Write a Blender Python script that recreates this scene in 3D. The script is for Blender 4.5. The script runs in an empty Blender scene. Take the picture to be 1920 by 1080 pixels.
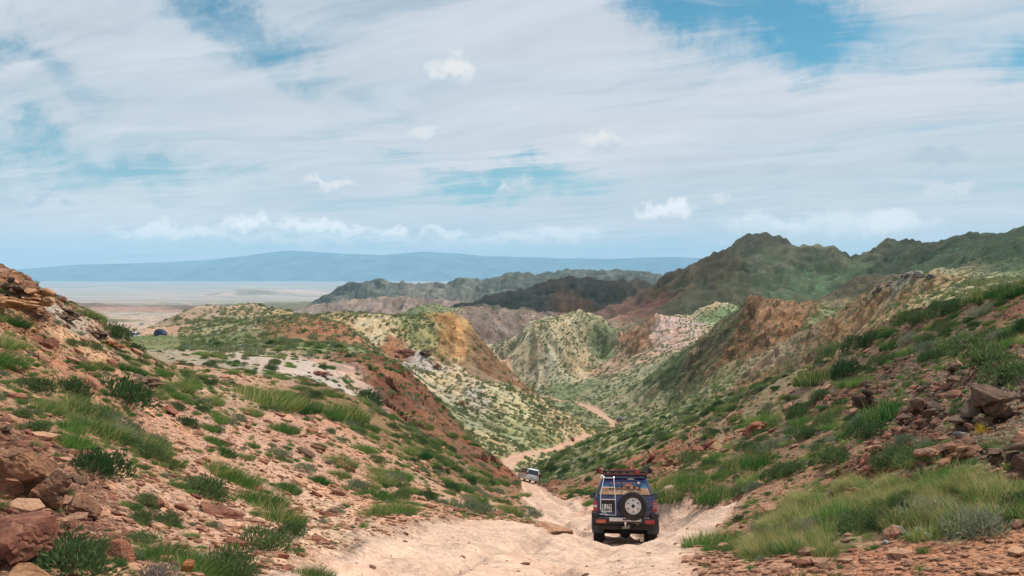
import bpy, bmesh, math, random
import numpy as np
from mathutils import Vector, Matrix, Euler

R = math.radians
scene = bpy.context.scene
COL = scene.collection
# ---------------------------------------------------------------- camera, sun, sky, exposure
cam_d = bpy.data.cameras.new('camera'); cam = bpy.data.objects.new('camera', cam_d); COL.objects.link(cam)
cam.location = (0, 0, 0); cam.rotation_euler = (R(90), 0, 0)
cam_d.sensor_width = 36.0; cam_d.lens = 36.0 * 1478.0 / 1920.0
cam_d.shift_y = -28.0 / 1920.0
cam_d.clip_start = 0.1; cam_d.clip_end = 250000
scene.camera = cam

SUN_AZ, SUN_EL = 52.0, 57.0          # degrees right of the view direction, above the horizon
sun_d = bpy.data.lights.new('sun', 'SUN'); sun = bpy.data.objects.new('sun', sun_d); COL.objects.link(sun)
sun_d.energy = 5.0; sun_d.angle = R(0.7); sun_d.color = (1.0, 0.93, 0.83)
_sd = Vector((math.sin(R(SUN_AZ)) * math.cos(R(SUN_EL)), math.cos(R(SUN_AZ)) * math.cos(R(SUN_EL)), math.sin(R(SUN_EL))))
sun.rotation_euler = (-_sd).to_track_quat('-Z', 'Y').to_euler()
sun.location = (0, 0, 900)

scene.view_settings.view_transform = 'Standard'; scene.view_settings.look = 'None'
scene.view_settings.exposure = 0.08; scene.view_settings.gamma = 1.0; scene.view_settings.use_curve_mapping = False
cy = scene.cycles
cy.max_bounces = 5; cy.diffuse_bounces = 2; cy.glossy_bounces = 2; cy.transmission_bounces = 4; cy.volume_bounces = 1; cy.transparent_max_bounces = 8
cy.use_denoising = True
try: cy.use_adaptive_sampling = True; cy.adaptive_threshold = 0.015
except Exception: pass

class NB:
    """tiny helper for writing node graphs as expressions"""
    def __init__(s, tree): s.t = tree; s.n = tree.nodes; s.l = tree.links
    def new(s, ty, **kw):
        n = s.n.new(ty)
        for k, v in kw.items(): setattr(n, k, v)
        return n
    def put(s, sock, v):
        if isinstance(v, bpy.types.NodeSocket): s.l.new(v, sock)
        elif v is not None:
            if sock.type == 'RGBA' and len(v) == 3: v = (*v, 1)
            sock.default_value = v
    def m(s, op, a, b=None, c=None, clamp=False):
        n = s.new('ShaderNodeMath', operation=op, use_clamp=clamp)
        for i, v in enumerate((a, b, c)):
            if v is not None: s.put(n.inputs[i], v)
        return n.outputs[0]
    def vm(s, op, a, b=None, out=0):
        n = s.new('ShaderNodeVectorMath', operation=op); s.put(n.inputs[0], a)
        if b is not None: s.put(n.inputs['Scale'] if op == 'SCALE' else n.inputs[1], b)
        return n.outputs[out]
    def ss(s, x, a, b, lo=0.0, hi=1.0):
        n = s.new('ShaderNodeMapRange', interpolation_type='SMOOTHSTEP'); s.put(n.inputs[0], x)
        for i, v in zip((1, 2, 3, 4), (a, b, lo, hi)): s.put(n.inputs[i], v)
        return n.outputs[0]
    def mix(s, f, a, b, blend='MIX'):
        n = s.new('ShaderNodeMix', data_type='RGBA', blend_type=blend); s.put(n.inputs[0], f); s.put(n.inputs[6], a); s.put(n.inputs[7], b)
        return n.outputs[2]
    def noise(s, vec, scale, detail=4, rough=0.55, dist=0.0, col=False, dim='3D'):
        n = s.new('ShaderNodeTexNoise', noise_dimensions=dim)
        s.put(n.inputs['Vector'], vec); s.put(n.inputs['Scale'], scale); s.put(n.inputs['Detail'], detail); s.put(n.inputs['Roughness'], rough); s.put(n.inputs['Distortion'], dist)
        return n.outputs['Color' if col else 'Fac']
    def comb(s, x, y, z):
        n = s.new('ShaderNodeCombineXYZ')
        for i, v in enumerate((x, y, z)): s.put(n.inputs[i], v)
        return n.outputs[0]
    def sep(s, v):
        n = s.new('ShaderNodeSeparateXYZ'); s.put(n.inputs[0], v); return n.outputs

def lin(r, g, b):
    f = lambda c: (c / 255 / 12.92) if c / 255 <= 0.04045 else ((c / 255 + 0.055) / 1.055) ** 2.4
    return (f(r), f(g), f(b))

def build_world():
    w = bpy.data.worlds.new('World'); scene.world = w; w.use_nodes = True
    nt = w.node_tree; nt.nodes.clear(); B = NB(nt)
    out = B.new('ShaderNodeOutputWorld'); bg = B.new('ShaderNodeBackground'); B.l.new(bg.outputs[0], out.inputs[0])
    sky = B.new('ShaderNodeTexSky', sky_type='NISHITA'); sky.sun_disc = False
    sky.sun_elevation = R(SUN_EL); sky.sun_rotation = R(SUN_AZ); sky.altitude = 1100; sky.air_density = 1.2; sky.dust_density = 0.4; sky.ozone_density = 1.6
    tc = B.new('ShaderNodeTexCoord'); D = tc.outputs['Generated']
    x, y, z = B.sep(D)
    az = B.m('ARCTAN2', x, y); el = B.m('ARCSINE', z)
    K = 0.1
    # thin high cloud on a flat layer overhead, combed out along the wind
    h = B.m('DIVIDE', 1.0, B.m('ADD', B.m('MAXIMUM', z, 0.0), 0.055))
    px = B.m('MULTIPLY', x, h); py = B.m('MULTIPLY', y, h)
    lay = B.comb(px, py, 0.0)
    w1 = B.noise(lay, 0.55, 4, 0.5, col=True)
    lay2 = B.vm('ADD', lay, B.vm('SCALE', B.vm('SUBTRACT', w1, (0.5, 0.5, 0.5)), 1.5))
    x2, y2, _ = B.sep(lay2)
    ca, sa = math.cos(R(-28)), math.sin(R(-28))
    st = B.comb(B.m('ADD', B.m('MULTIPLY', x2, ca * 0.35), B.m('MULTIPLY', y2, sa * 0.35)), B.m('ADD', B.m('MULTIPLY', x2, -sa * 1.3), B.m('MULTIPLY', y2, ca * 1.3)), 3.7)
    n1 = B.noise(st, 0.9, 5, 0.58)
    n2 = B.noise(st, 3.4, 4, 0.62)
    big = B.noise(lay, 0.32, 3, 0.5)
    den = B.m('ADD', B.m('ADD', B.m('MULTIPLY', n1, 0.85), B.m('MULTIPLY', n2, 0.34)), B.m('MULTIPLY', big, 0.35))   # mean ~0.74
    den = B.m('ADD', den, 0.24)
    # where the veil opens: blue rifts (azimuth, elevation, half sizes, tilt, strength)
    wob = B.vm('SCALE', B.vm('SUBTRACT', B.noise(D, 8.0, 6, 0.66, col=True), (0.5, 0.5, 0.5)), 0.20)
    wx, wy, _ = B.sep(wob)
    azw = B.m('ADD', az, wx); elw = B.m('ADD', el, wy)
    def px2(u, v):
        a = math.atan((u - 960) / 1478.0); return a, math.atan((512 - v) / 1478.0 * math.cos(a))
    gmod = B.m('SUBTRACT', 2.1, B.m('MULTIPLY', n2, 2.2))
    gaps = [(1420, 35, 200, 70, 8, .36), (1530, 85, 70, 60, 40, .24), (1250, 25, 80, 60, 0, .24), (1840, 140, 90, 45, -25, .24), (1930, 40, 70, 60, 0, .16), (880, 335, 240, 34, 12, .24), (430, 14, 90, 26, 20, .20),
            (130, 290, 260, 34, 10, .20), (60, 130, 130, 28, 20, .18), (540, 105, 170, 34, 25, .17), (400, 320, 230, 26, 8, .12), (1010, 345, 110, 34, 4, .17), (1150, 470, 260, 22, 0, .12), (350, 480, 520, 26, 0, .12)]
    for (u, v, su, sv, tilt, k) in gaps:
        a0, e0 = px2(u, v); c, s_ = math.cos(R(tilt)), math.sin(R(tilt))
        da = B.m('SUBTRACT', azw, a0); de = B.m('SUBTRACT', elw, e0)
        p = B.m('MULTIPLY', B.m('ADD', B.m('MULTIPLY', da, c), B.m('MULTIPLY', de, -s_)), 1478.0 / su)
        q = B.m('MULTIPLY', B.m('ADD', B.m('MULTIPLY', da, s_), B.m('MULTIPLY', de, c)), 1478.0 / sv)
        g = B.m('POWER', 2.718, B.m('MULTIPLY', B.m('ADD', B.m('MULTIPLY', p, p), B.m('MULTIPLY', q, q)), -0.8))
        den = B.m('SUBTRACT', den, B.m('MULTIPLY', B.m('MULTIPLY', g, k), gmod))
    veil = B.ss(den, 0.50, 0.98)
    fine = B.m('ADD', 0.82, B.m('MULTIPLY', n2, 0.36))
    ccol = B.mix(B.ss(big, 0.35, 0.65), (6.1, 6.55, 7.1), (7.4, 7.3, 7.6))
    ccol = B.vm('SCALE', ccol, fine)
    skyc = B.mix(1.0, sky.outputs[0], (0.36, 0.80, 0.80), 'MULTIPLY')
    lowc = B.ss(el, R(0.5), R(14), 0.62, 0.0)     # pale air towards the horizon
    skyc = B.mix(lowc, skyc, (4.0, 5.3, 6.3))
    # seen edge on towards the horizon the veil is thick, straight overhead it is thin
    slant = B.m('DIVIDE', 0.34, B.m('ADD', B.m('MULTIPLY', B.m('MAXIMUM', z, 0.0), 0.95), 0.24))
    alpha = B.m('SUBTRACT', 1.0, B.m('POWER', B.m('SUBTRACT', 1.0, B.m('MULTIPLY', veil, 0.96)), slant))
    c = B.mix(alpha, skyc, ccol)
    # heaps of fair weather cumulus
    nb = B.noise(D, 34.0, 4, 0.62, col=True)
    nbx, nby, nbz = B.sep(B.vm('SUBTRACT', nb, (0.5, 0.5, 0.5)))
    puffs = [(850, 138, 46, 32, .85), (780, 258, 30, 20, .6), (1128, 268, 44, 22, .8), (620, 344, 42, 13, .9), (945, 357, 32, 9, .7), (1780, 360, 32, 20, .6), (1768, 292, 48, 14, -.8), (1790, 326, 50, 10, -.35),
             (95, 374, 26, 8, -.8), (18, 376, 20, 8, -.7), (240, 185, 210, 45, -.45), (1465, 316, 26, 8, -.45), (820, 162, 60, 16, -.5),
             (460, 424, 52, 24, 1.0), (580, 430, 62, 18, .9), (660, 436, 40, 12, .8), (330, 440, 90, 16, .75), (735, 438, 38, 20, .9), (835, 442, 40, 12, .7), (1050, 446, 80, 24, .65), (940, 452, 70, 14, .5), (1250, 400, 60, 20, .8), (1345, 376, 22, 12, .7),
             (1560, 430, 120, 30, .5), (1680, 425, 60, 24, .6), (560, 452, 300, 10, .4), (1430, 430, 90, 26, .45)]
    for (u, v, su, sv, k) in puffs:
        a0, e0 = px2(u, v)
        p = B.m('MULTIPLY', B.m('SUBTRACT', B.m('ADD', az, B.m('MULTIPLY', nbx, 0.075)), a0), 1478.0 / su)
        dq = B.m('MULTIPLY', B.m('SUBTRACT', B.m('ADD', el, B.m('MULTIPLY', nby, 0.045)), e0), 1478.0 / sv)
        r2 = B.m('ADD', B.m('MULTIPLY', p, p), B.m('MULTIPLY', dq, dq))
        a = B.m('MULTIPLY', B.ss(r2, 1.5, 0.15 if k > 0 else 0.0), abs(k) * (.95 if v > 390 else 1.0))
        if k > 0:
            lit = B.ss(B.m('ADD', dq, B.m('MULTIPLY', nbz, 2.6)), -0.9, 0.5)
            pc = B.mix(lit, (5.7, 6.2, 6.9), (8.9, 8.6, 8.4)) if v < 390 else B.mix(lit, (6.4, 6.6, 7.0), (11.5, 11.0, 10.7))
        else:
            pc = (4.9, 5.75, 6.5)
        c = B.mix(a, c, pc)
    B.l.new(c, bg.inputs[0]); bg.inputs[1].default_value = K
build_world()
scene.world.cycles.sampling_method = 'MANUAL'; scene.world.cycles.sample_map_resolution = 256
# ---------------------------------------------------------------- terrain model
F = 1478.0            # focal length in photo pixels (1920 wide)
U0, V0 = 960.0, 512.0 # principal column and horizon row

def P3(u, v, d):
    """survey point: photo column, row and forward distance in metres -> world"""
    return ((u - U0) / F * d, d, -(v - V0) / F * d)

_h = lambda n: (np.sin(n * 12.9898) * 43758.5453) % 1.0
_rs = np.random.RandomState(11)
_PERM = _rs.permutation(4096).astype(np.int64)
_VAL = _rs.rand(4096) * 2 - 1
_GR = _rs.randn(4096, 3); _GR /= np.linalg.norm(_GR, axis=1)[:, None]

def _hash3(i, j, k):
    return _PERM[(_PERM[(_PERM[i & 4095] + j) & 4095] + k) & 4095]

def gnoise(x, y, z=None):
    """gradient noise, roughly -1..1"""
    if z is None:
        xi = np.floor(x).astype(np.int64); yi = np.floor(y).astype(np.int64)
        fx = x - xi; fy = y - yi
        wx = fx * fx * fx * (fx * (fx * 6 - 15) + 10); wy = fy * fy * fy * (fy * (fy * 6 - 15) + 10)
        def g(a, b):
            h = _PERM[(_PERM[(xi + a) & 4095] + yi + b) & 4095]
            return _GR[h, 0] * (fx - a) + _GR[h, 1] * (fy - b)
        a = g(0, 0); b = g(1, 0); c = g(0, 1); d = g(1, 1)
        return 1.7 * ((a + (b - a) * wx) * (1 - wy) + (c + (d - c) * wx) * wy)
    xi = np.floor(x).astype(np.int64); yi = np.floor(y).astype(np.int64); zi = np.floor(z).astype(np.int64)
    fx = x - xi; fy = y - yi; fz = z - zi
    q = lambda t: t * t * t * (t * (t * 6 - 15) + 10)
    wx, wy, wz = q(fx), q(fy), q(fz)
    def g(a, b, c):
        h = _hash3(xi + a, yi + b, zi + c)
        return _GR[h, 0] * (fx - a) + _GR[h, 1] * (fy - b) + _GR[h, 2] * (fz - c)
    def lay(c):
        a = g(0, 0, c); b = g(1, 0, c); e = g(0, 1, c); f = g(1, 1, c)
        return (a + (b - a) * wx) * (1 - wy) + (e + (f - e) * wx) * wy
    l0 = lay(0); l1 = lay(1)
    return 1.5 * (l0 + (l1 - l0) * wz)

def fbm(x, y, oct=4, lac=2.03, gain=0.5, ridged=False):
    s = 0; a = 1.0; n = 0
    for o in range(oct):
        t = gnoise(x + 17.3 * o, y - 9.1 * o)
        if ridged: t = 1 - 2 * np.abs(t)
        s = s + a * t; n += a
        a *= gain; x = x * lac; y = y * lac
    return s / n

def sstep(a, b, x):
    t = np.clip((x - a) / (b - a), 0, 1)
    return t * t * (3 - 2 * t)

CTRL = []; HID = []; CRESTS = []
def pts(*a):
    CTRL.extend(a)
def _resample(line, step=0.035):
    out = [line[0]]
    for p, q in zip(line[:-1], line[1:]):
        L = math.hypot((q[0] - p[0]) / F, math.log(q[2] / p[2]))
        n = max(1, int(round(L / step)))
        for i in range(1, n + 1):
            t = i / n
            out.append(tuple(p[k] + (q[k] - p[k]) * t for k in (0, 1)) + (math.exp(math.log(p[2]) + (math.log(q[2]) - math.log(p[2])) * t),))
    return out
def crest(line, back=1.16, drop=0.09, step=0.035, front=None):
    """a ridge line and, behind it, the hidden slope falling away (drop in units of distance)"""
    L = _resample(line, step)
    CTRL.extend(L); CRESTS.append(np.array(L))
    for (u, v, d) in L[::2]:
        d2 = d * back
        z2 = -(v - V0) / F * d - drop * d
        HID.append((u, V0 - z2 / d2 * F, d2))
        if front:
            d3 = d * front[0]; z3 = -(v - V0) / F * d - front[1] * d
            HID.append((u, V0 - z3 / d3 * F, d3))

ROAD = [(900,1600,2.4),(915,1238,6),(930,1120,8.5),(945,1078,11),(975,1046,15),(1060,1030,19),(1172,1013,23),(1165,1006,26.2),
        (1110,990,31),(1075,970,37),(1042,957,45),(1013,938,60),(1001,919,80),(989,907,101),(966,890,125),(944,873,148),(962,860,166),
        (1005,850,186),(1052,843,210),(1112,830,250),(1150,812,300),(1156,797,335),(1128,780,370),(1110,766,410),(1085,758,450),(1040,752,490),(1000,748,520),(930,741,600)]
_road = _resample(ROAD, 0.05)
pts(*_road)
# foreground bank and hump
pts((600,1080,9.2),(300,1080,7.6),(0,1080,6.4),(-500,1080,5.6),(1300,1082,10.2),(1600,1082,9.6),(1900,1082,8.6),(2450,1080,7.5),
    (400,1600,2.5),(-400,1600,2.4),(1500,1620,2.5),(2500,1600,2.4),
    (650,1000,15),(480,930,18),(265,820,20),(0,760,14),(0,620,20),(-400,760,11),(-500,560,18),(120,1000,8.5),(120,900,11),(350,1000,10.5),(350,860,19),(200,740,21),
    (100,640,24),(180,648,31),(560,745,42),(400,760,33),(300,700,40),(230,676,48),(240,668,62),(222,650,80),(235,690,40),(255,664,90),(285,652,150),(250,650,140),
    (880,985,19),(1000,984,20.5),(1060,990,20.5),(1125,1014,20),(800,1000,17),(700,1040,12.5),
    (600,830,33),(700,880,31),(760,930,28),(850,950,30),(900,968,27),(650,930,23),(560,860,27),(960,975,30))
crest([(-700,300,28),(-300,420,28),(0,497,28),(30,515,29),(80,540,31),(110,568,34),(140,580,38),(180,590,45),(200,608,56),(212,632,66)], 1.25, 0.12)
pts((0,660,90),(100,668,150),(-300,640,90),(-600,600,90),(-400,640,300),(0,660,320),(180,655,200))
pts((222,631,206),(240,631,204),(258,631,203),(280,632,202),(240,660,56),(228,656,56),(215,628,222),(235,630,220),(270,631,217),(300,630,215),(400,634,210),(330,636,190),(270,640,180),(270,662,300),(250,690,480),(150,680,500))
pts((420,641,180),(520,632,192),(600,622,200))
crest([(420,655,120),(500,643,122),(560,644,122),(640,662,118),(685,684,110)], 1.18, 0.012)
pts((420,695,62),(480,705,66),(560,710,70),(640,735,68),(520,670,95),(620,690,92),(350,675,80))
crest([(320,612,258),(345,596,262),(390,575,270),(420,580,272),(470,571,282),(520,578,290),(555,590,300)], 1.2, 0.09)
crest([(505,602,235),(540,592,232),(575,590,222),(620,606,198),(660,630,168),(700,660,140),(745,688,128),(790,722,120),(850,800,110),(915,858,102),(955,890,97),(976,911,92)], 1.2, 0.05)
pts((715,772,96),(665,745,92),(800,820,84),(870,868,78),(930,905,80),(760,800,74),(700,800,60),(800,860,54),(900,930,48),(955,950,52))
pts((850,850,152),(900,872,142),(780,770,160),(720,700,180))
pts((1074,1011,24),(1271,1011,24),(1061,1005,27),(1236,1005,27))
# second left hill with the ochre bluff
crest([(598,594,290),(640,583,290),(690,589,287),(740,593,285),(790,590,298),(830,584,303),(858,585,301),(880,605,294),(900,640,285),(925,684,276),(950,704,272),(985,732,266),(1010,750,262),(1035,766,258),(1080,790,252),(1118,806,247),(1134,814,243)], 1.18, 0.075)
pts((760,648,262),(850,692,252),(800,740,205),(760,690,215),(900,828,176),(950,848,174),(850,768,206),(950,785,214),(1050,818,222),(1000,805,214),(1090,815,232),(920,745,235),(1000,835,200))
# valley floor
pts((1060,736,520),(1000,722,560),(1100,722,560),(1200,752,460),(1250,772,370),(1210,790,318),(1150,742,480),(960,718,570),(1150,690,600))
# pale hills
crest([(920,668,560),(950,640,575),(985,612,600),(1040,600,620),(1075,575,650),(1120,582,655),(1150,605,655),(1172,630,650)], 1.14, 0.05)
pts((960,705,560),(1040,690,575),(1090,700,590),(1060,640,605))
crest([(600,600,760),(700,592,780),(780,583,790),(870,580,800),(930,575,815),(975,571,822),(1020,573,830),(1050,585,835),(1080,610,840)], 1.15, 0.04)
pts((720,592,540),(780,586,560),(840,588,570),(890,640,640),(905,660,700))
# pink ridge
crest([(1150,668,615),(1200,612,640),(1235,586,655),(1265,590,655),(1300,600,655),(1345,565,690),(1368,566,690),(1400,590,690)], 1.14, 0.05)
pts((1040,728,520),(1100,705,545),(1180,672,575),(1250,640,600),(1170,650,680),(1120,680,640),(1200,690,520),(1280,660,500))
# layered orange ridge
crest([(1225,706,425),(1280,662,408),(1340,612,395),(1395,575,385),(1430,560,380),(1470,566,375),(1500,566,370),(1535,574,360),(1580,592,350)], 1.16, 0.05)
pts((1300,715,372),(1200,725,440),(1350,690,345),(1400,640,352),(1480,640,330),(1450,690,285),(1300,745,330),(1280,760,290))
# grey topped ridge
crest([(1555,606,335),(1600,572,300),(1640,540,285),(1680,515,275),(1705,506,270),(1740,509,262),(1790,524,240),(1850,526,220),(1930,519,200),(2200,490,180),(2500,470,160)], 1.2, 0.07)
pts((1600,650,255),(1550,690,232),(1450,735,225),(1400,762,215),(1650,610,235),(1700,575,200),(1760,555,190),(1850,545,150))
# right hand slope
crest([(1010,897,108),(1060,850,128),(1110,826,140),(1160,807,146),(1220,791,148),(1280,768,145),(1350,745,132),(1430,722,115),(1500,700,95),(1560,680,80),(1592,655,72),(1640,615,68),(1700,590,62),(1780,570,54),(1850,553,48),(1920,530,42),(2200,440,36),(2600,330,32)], 1.22, 0.10)
pts((1250,908,29),(1300,872,38),(1200,862,70),(1120,885,80),(1060,905,85),(1040,930,62),(1090,930,48),(1400,830,40),(1500,780,48),(1600,725,42),(1700,650,45),(1800,612,40),(1920,600,30),(1840,660,26),(1700,725,27),(1630,770,28),
    (1900,700,20),(1900,850,13.5),(1750,850,16),(1650,885,17.5),(1500,905,21),(1400,930,22.5),(1330,960,23),(1700,930,13.8),(1900,930,11.6),(1500,1000,14.8),(1380,1005,18),(1400,1050,13),(1700,1040,10.4),(1900,1040,9.4),(2450,800,12),(2400,620,20))
# dark mountain on the right
crest([(1130,620,1050),(1160,590,1120),(1210,540,1200),(1260,515,1270),(1300,502,1300),(1350,482,1330),(1385,458,1350),(1415,441,1370),(1450,441,1370),(1475,455,1370),(1500,468,1370),(1560,470,1420),(1590,490,1430),(1620,486,1350),(1660,462,1300),(1685,454,1280),(1750,465,1260),(1790,458,1200),(1840,437,1150),(1870,445,1120),(1920,432,1080),(2200,400,1000),(2600,380,900)], 1.15, 0.05)
pts((1180,612,960),(1300,575,1000),(1400,560,980),(1250,610,850),(1400,600,800),(1500,575,880),(1620,560,800),(1750,530,800),(1900,520,700),(1500,620,600),(1600,620,560),(1750,580,520),(2200,520,600),(1300,640,760))
crest([(1560,560,905),(1600,530,930),(1640,525,930),(1700,515,950)],1.1,0.02)
# dark ridge in the middle
crest([(860,580,1450),(885,570,1480),(940,556,1540),(1000,545,1600),(1050,526,1650),(1090,524,1680),(1130,530,1690),(1170,524,1690),(1200,530,1660),(1240,550,1600)], 1.12, 0.05)
pts((900,590,1200),(1000,590,1250),(1100,600,1250),(1150,610,1000))
# grey hills beyond
crest([(560,580,2500),(600,572,2500),(640,568,2500),(700,564,2520),(760,560,2550),(830,566,2550),(880,572,2500)], 1.08, 0.012, front=(0.94, 0.02))
crest([(615,560,2900),(640,535,3000),(690,525,3050),(740,531,3080),(800,538,3100),(850,530,3200),(885,520,3200),(920,530,3200),(965,512,3350),(1010,521,3400),(1060,508,3500),(1110,512,3550),(1160,510,3600),(1220,516,3600),(1300,522,3700)], 1.1, 0.03)
for uu in (-700, -400, -100, 100, 250, 350, 450, 540):
    pts((uu, 640, 1200), (uu, 612, 1900), (uu, 588, 2900), (uu, 578, 3600), (uu, 566.5, 4600))
for uu in (640, 760, 900, 1050, 1200, 1400, 1700, 2100, 2600):
    pts((uu, 571, 4100), (uu, 566.5, 4600))
pts((450,640,700),(350,650,900),(560,640,1000),(600,610,1600),(700,600,1500),(760,590,2000),(600,590,2200),(1400,560,2400),(1800,550,2400),(2300,540,2400))

_C = np.array(CTRL, float)
for _p in HID:      # hidden back slopes give way to surveyed points
    if np.min(np.hypot((_C[:, 0] - _p[0]) / F, np.log(_C[:, 2] / _p[2]))) > 0.05:
        _C = np.vstack([_C, _p])
_K = np.stack([(_C[:, 0] - U0) / F, np.log(_C[:, 2])], 1)
def _rbf_fit():
    n = len(_K)
    D = np.sqrt(((_K[:, None] - _K[None]) ** 2).sum(-1) + 0.012 ** 2)
    A = np.zeros((n + 3, n + 3)); A[:n, :n] = -D + np.eye(n) * 2e-3
    Q = np.concatenate([np.ones((n, 1)), _K], 1); A[:n, n:] = Q; A[n:, :n] = Q.T
    b = np.zeros(n + 3); b[:n] = _C[:, 1]
    return np.linalg.solve(A, b)
_W = _rbf_fit()
S_LO, S_HI = math.log(1.2), math.log(4700.0)
A_LO, A_HI = (-900 - U0) / F, (2820 - U0) / F
NA, NS = 640, 560
def _tab():
    a = np.linspace(A_LO, A_HI, NA); s = np.linspace(S_LO, S_HI, NS)
    T = np.zeros((NS, NA)); n = len(_K)
    for i in range(NS):
        D = np.sqrt((a[:, None] - _K[None, :, 0]) ** 2 + (s[i] - _K[None, :, 1]) ** 2 + 0.012 ** 2)
        T[i] = -D @ _W[:n] + _W[n] + _W[n + 1] * a + _W[n + 2] * s[i]
    return T
_T = _tab()
def _keep_crests():
    """the slope in front of a surveyed crest must not swell above it"""
    a = np.linspace(A_LO, A_HI, NA); s = np.linspace(S_LO, S_HI, NS)
    for L in CRESTS:
        L = L[np.argsort(L[:, 0])]; u = U0 + a * F
        w = sstep(L[0, 0] - 10, L[0, 0] + 70, u) * sstep(L[-1, 0] + 10, L[-1, 0] - 70, u)
        vc = np.interp(u, L[:, 0], L[:, 1]); sc = np.interp(u, L[:, 0], np.log(L[:, 2]))
        ds = sc[None] - s[:, None]
        lim = vc[None] + 60 * np.clip(ds, 0, 1) - 1
        m = w[None] * sstep(-.07, -.01, ds) * sstep(.55, .40, ds)
        _T[:] = _T + m * np.maximum(0, lim - _T)
    k = np.array([1, 2, 1]) / 4.0
    for _ in range(2):
        P = np.pad(_T, 1, mode='edge'); P = P[:-2] * k[0] + P[1:-1] * k[1] + P[2:] * k[2]; _T[:] = P[:, :-2] * k[0] + P[:, 1:-1] * k[1] + P[:, 2:] * k[2]
_keep_crests()
def base_v(a, s):
    fa = np.clip((a - A_LO) / (A_HI - A_LO) * (NA - 1), 0, NA - 1.001); fs = np.clip((s - S_LO) / (S_HI - S_LO) * (NS - 1), 0, NS - 1.001)
    ia = fa.astype(int); js = fs.astype(int); fa = fa - ia; fs = fs - js
    return (_T[js, ia] * (1 - fa) + _T[js, ia + 1] * fa) * (1 - fs) + (_T[js + 1, ia] * (1 - fa) + _T[js + 1, ia + 1] * fa) * fs
def base_z(x, y):
    yy = np.maximum(y, 1.3)
    return -(base_v(x / yy, np.log(yy)) - V0) / F * yy
# ---------------------------------------------------------------- terrain detail, colour and meshes
def mesh_obj(name, verts, faces, mat=None, parent=None, smooth=False):
    me = bpy.data.meshes.new(name)
    verts = np.asarray(verts, np.float32); faces = np.asarray(faces, np.int32)
    me.vertices.add(len(verts)); me.vertices.foreach_set('co', verts.ravel())
    k = faces.shape[1]
    me.loops.add(faces.size); me.loops.foreach_set('vertex_index', faces.ravel())
    me.polygons.add(len(faces)); me.polygons.foreach_set('loop_start', np.arange(0, faces.size, k, dtype=np.int32))
    try: me.polygons.foreach_set('loop_total', np.full(len(faces), k, np.int32))
    except Exception: pass
    me.update(calc_edges=True)
    if smooth: me.polygons.foreach_set('use_smooth', np.ones(len(faces), bool))
    o = bpy.data.objects.new(name, me); COL.objects.link(o)
    if mat: me.materials.append(mat)
    if parent: o.parent = parent
    return o
def tag(o, label=None, cat=None, group=None, kind=None):
    if label: o['label'] = label
    if cat: o['category'] = cat
    if group: o['group'] = group
    if kind: o['kind'] = kind
    return o

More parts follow.
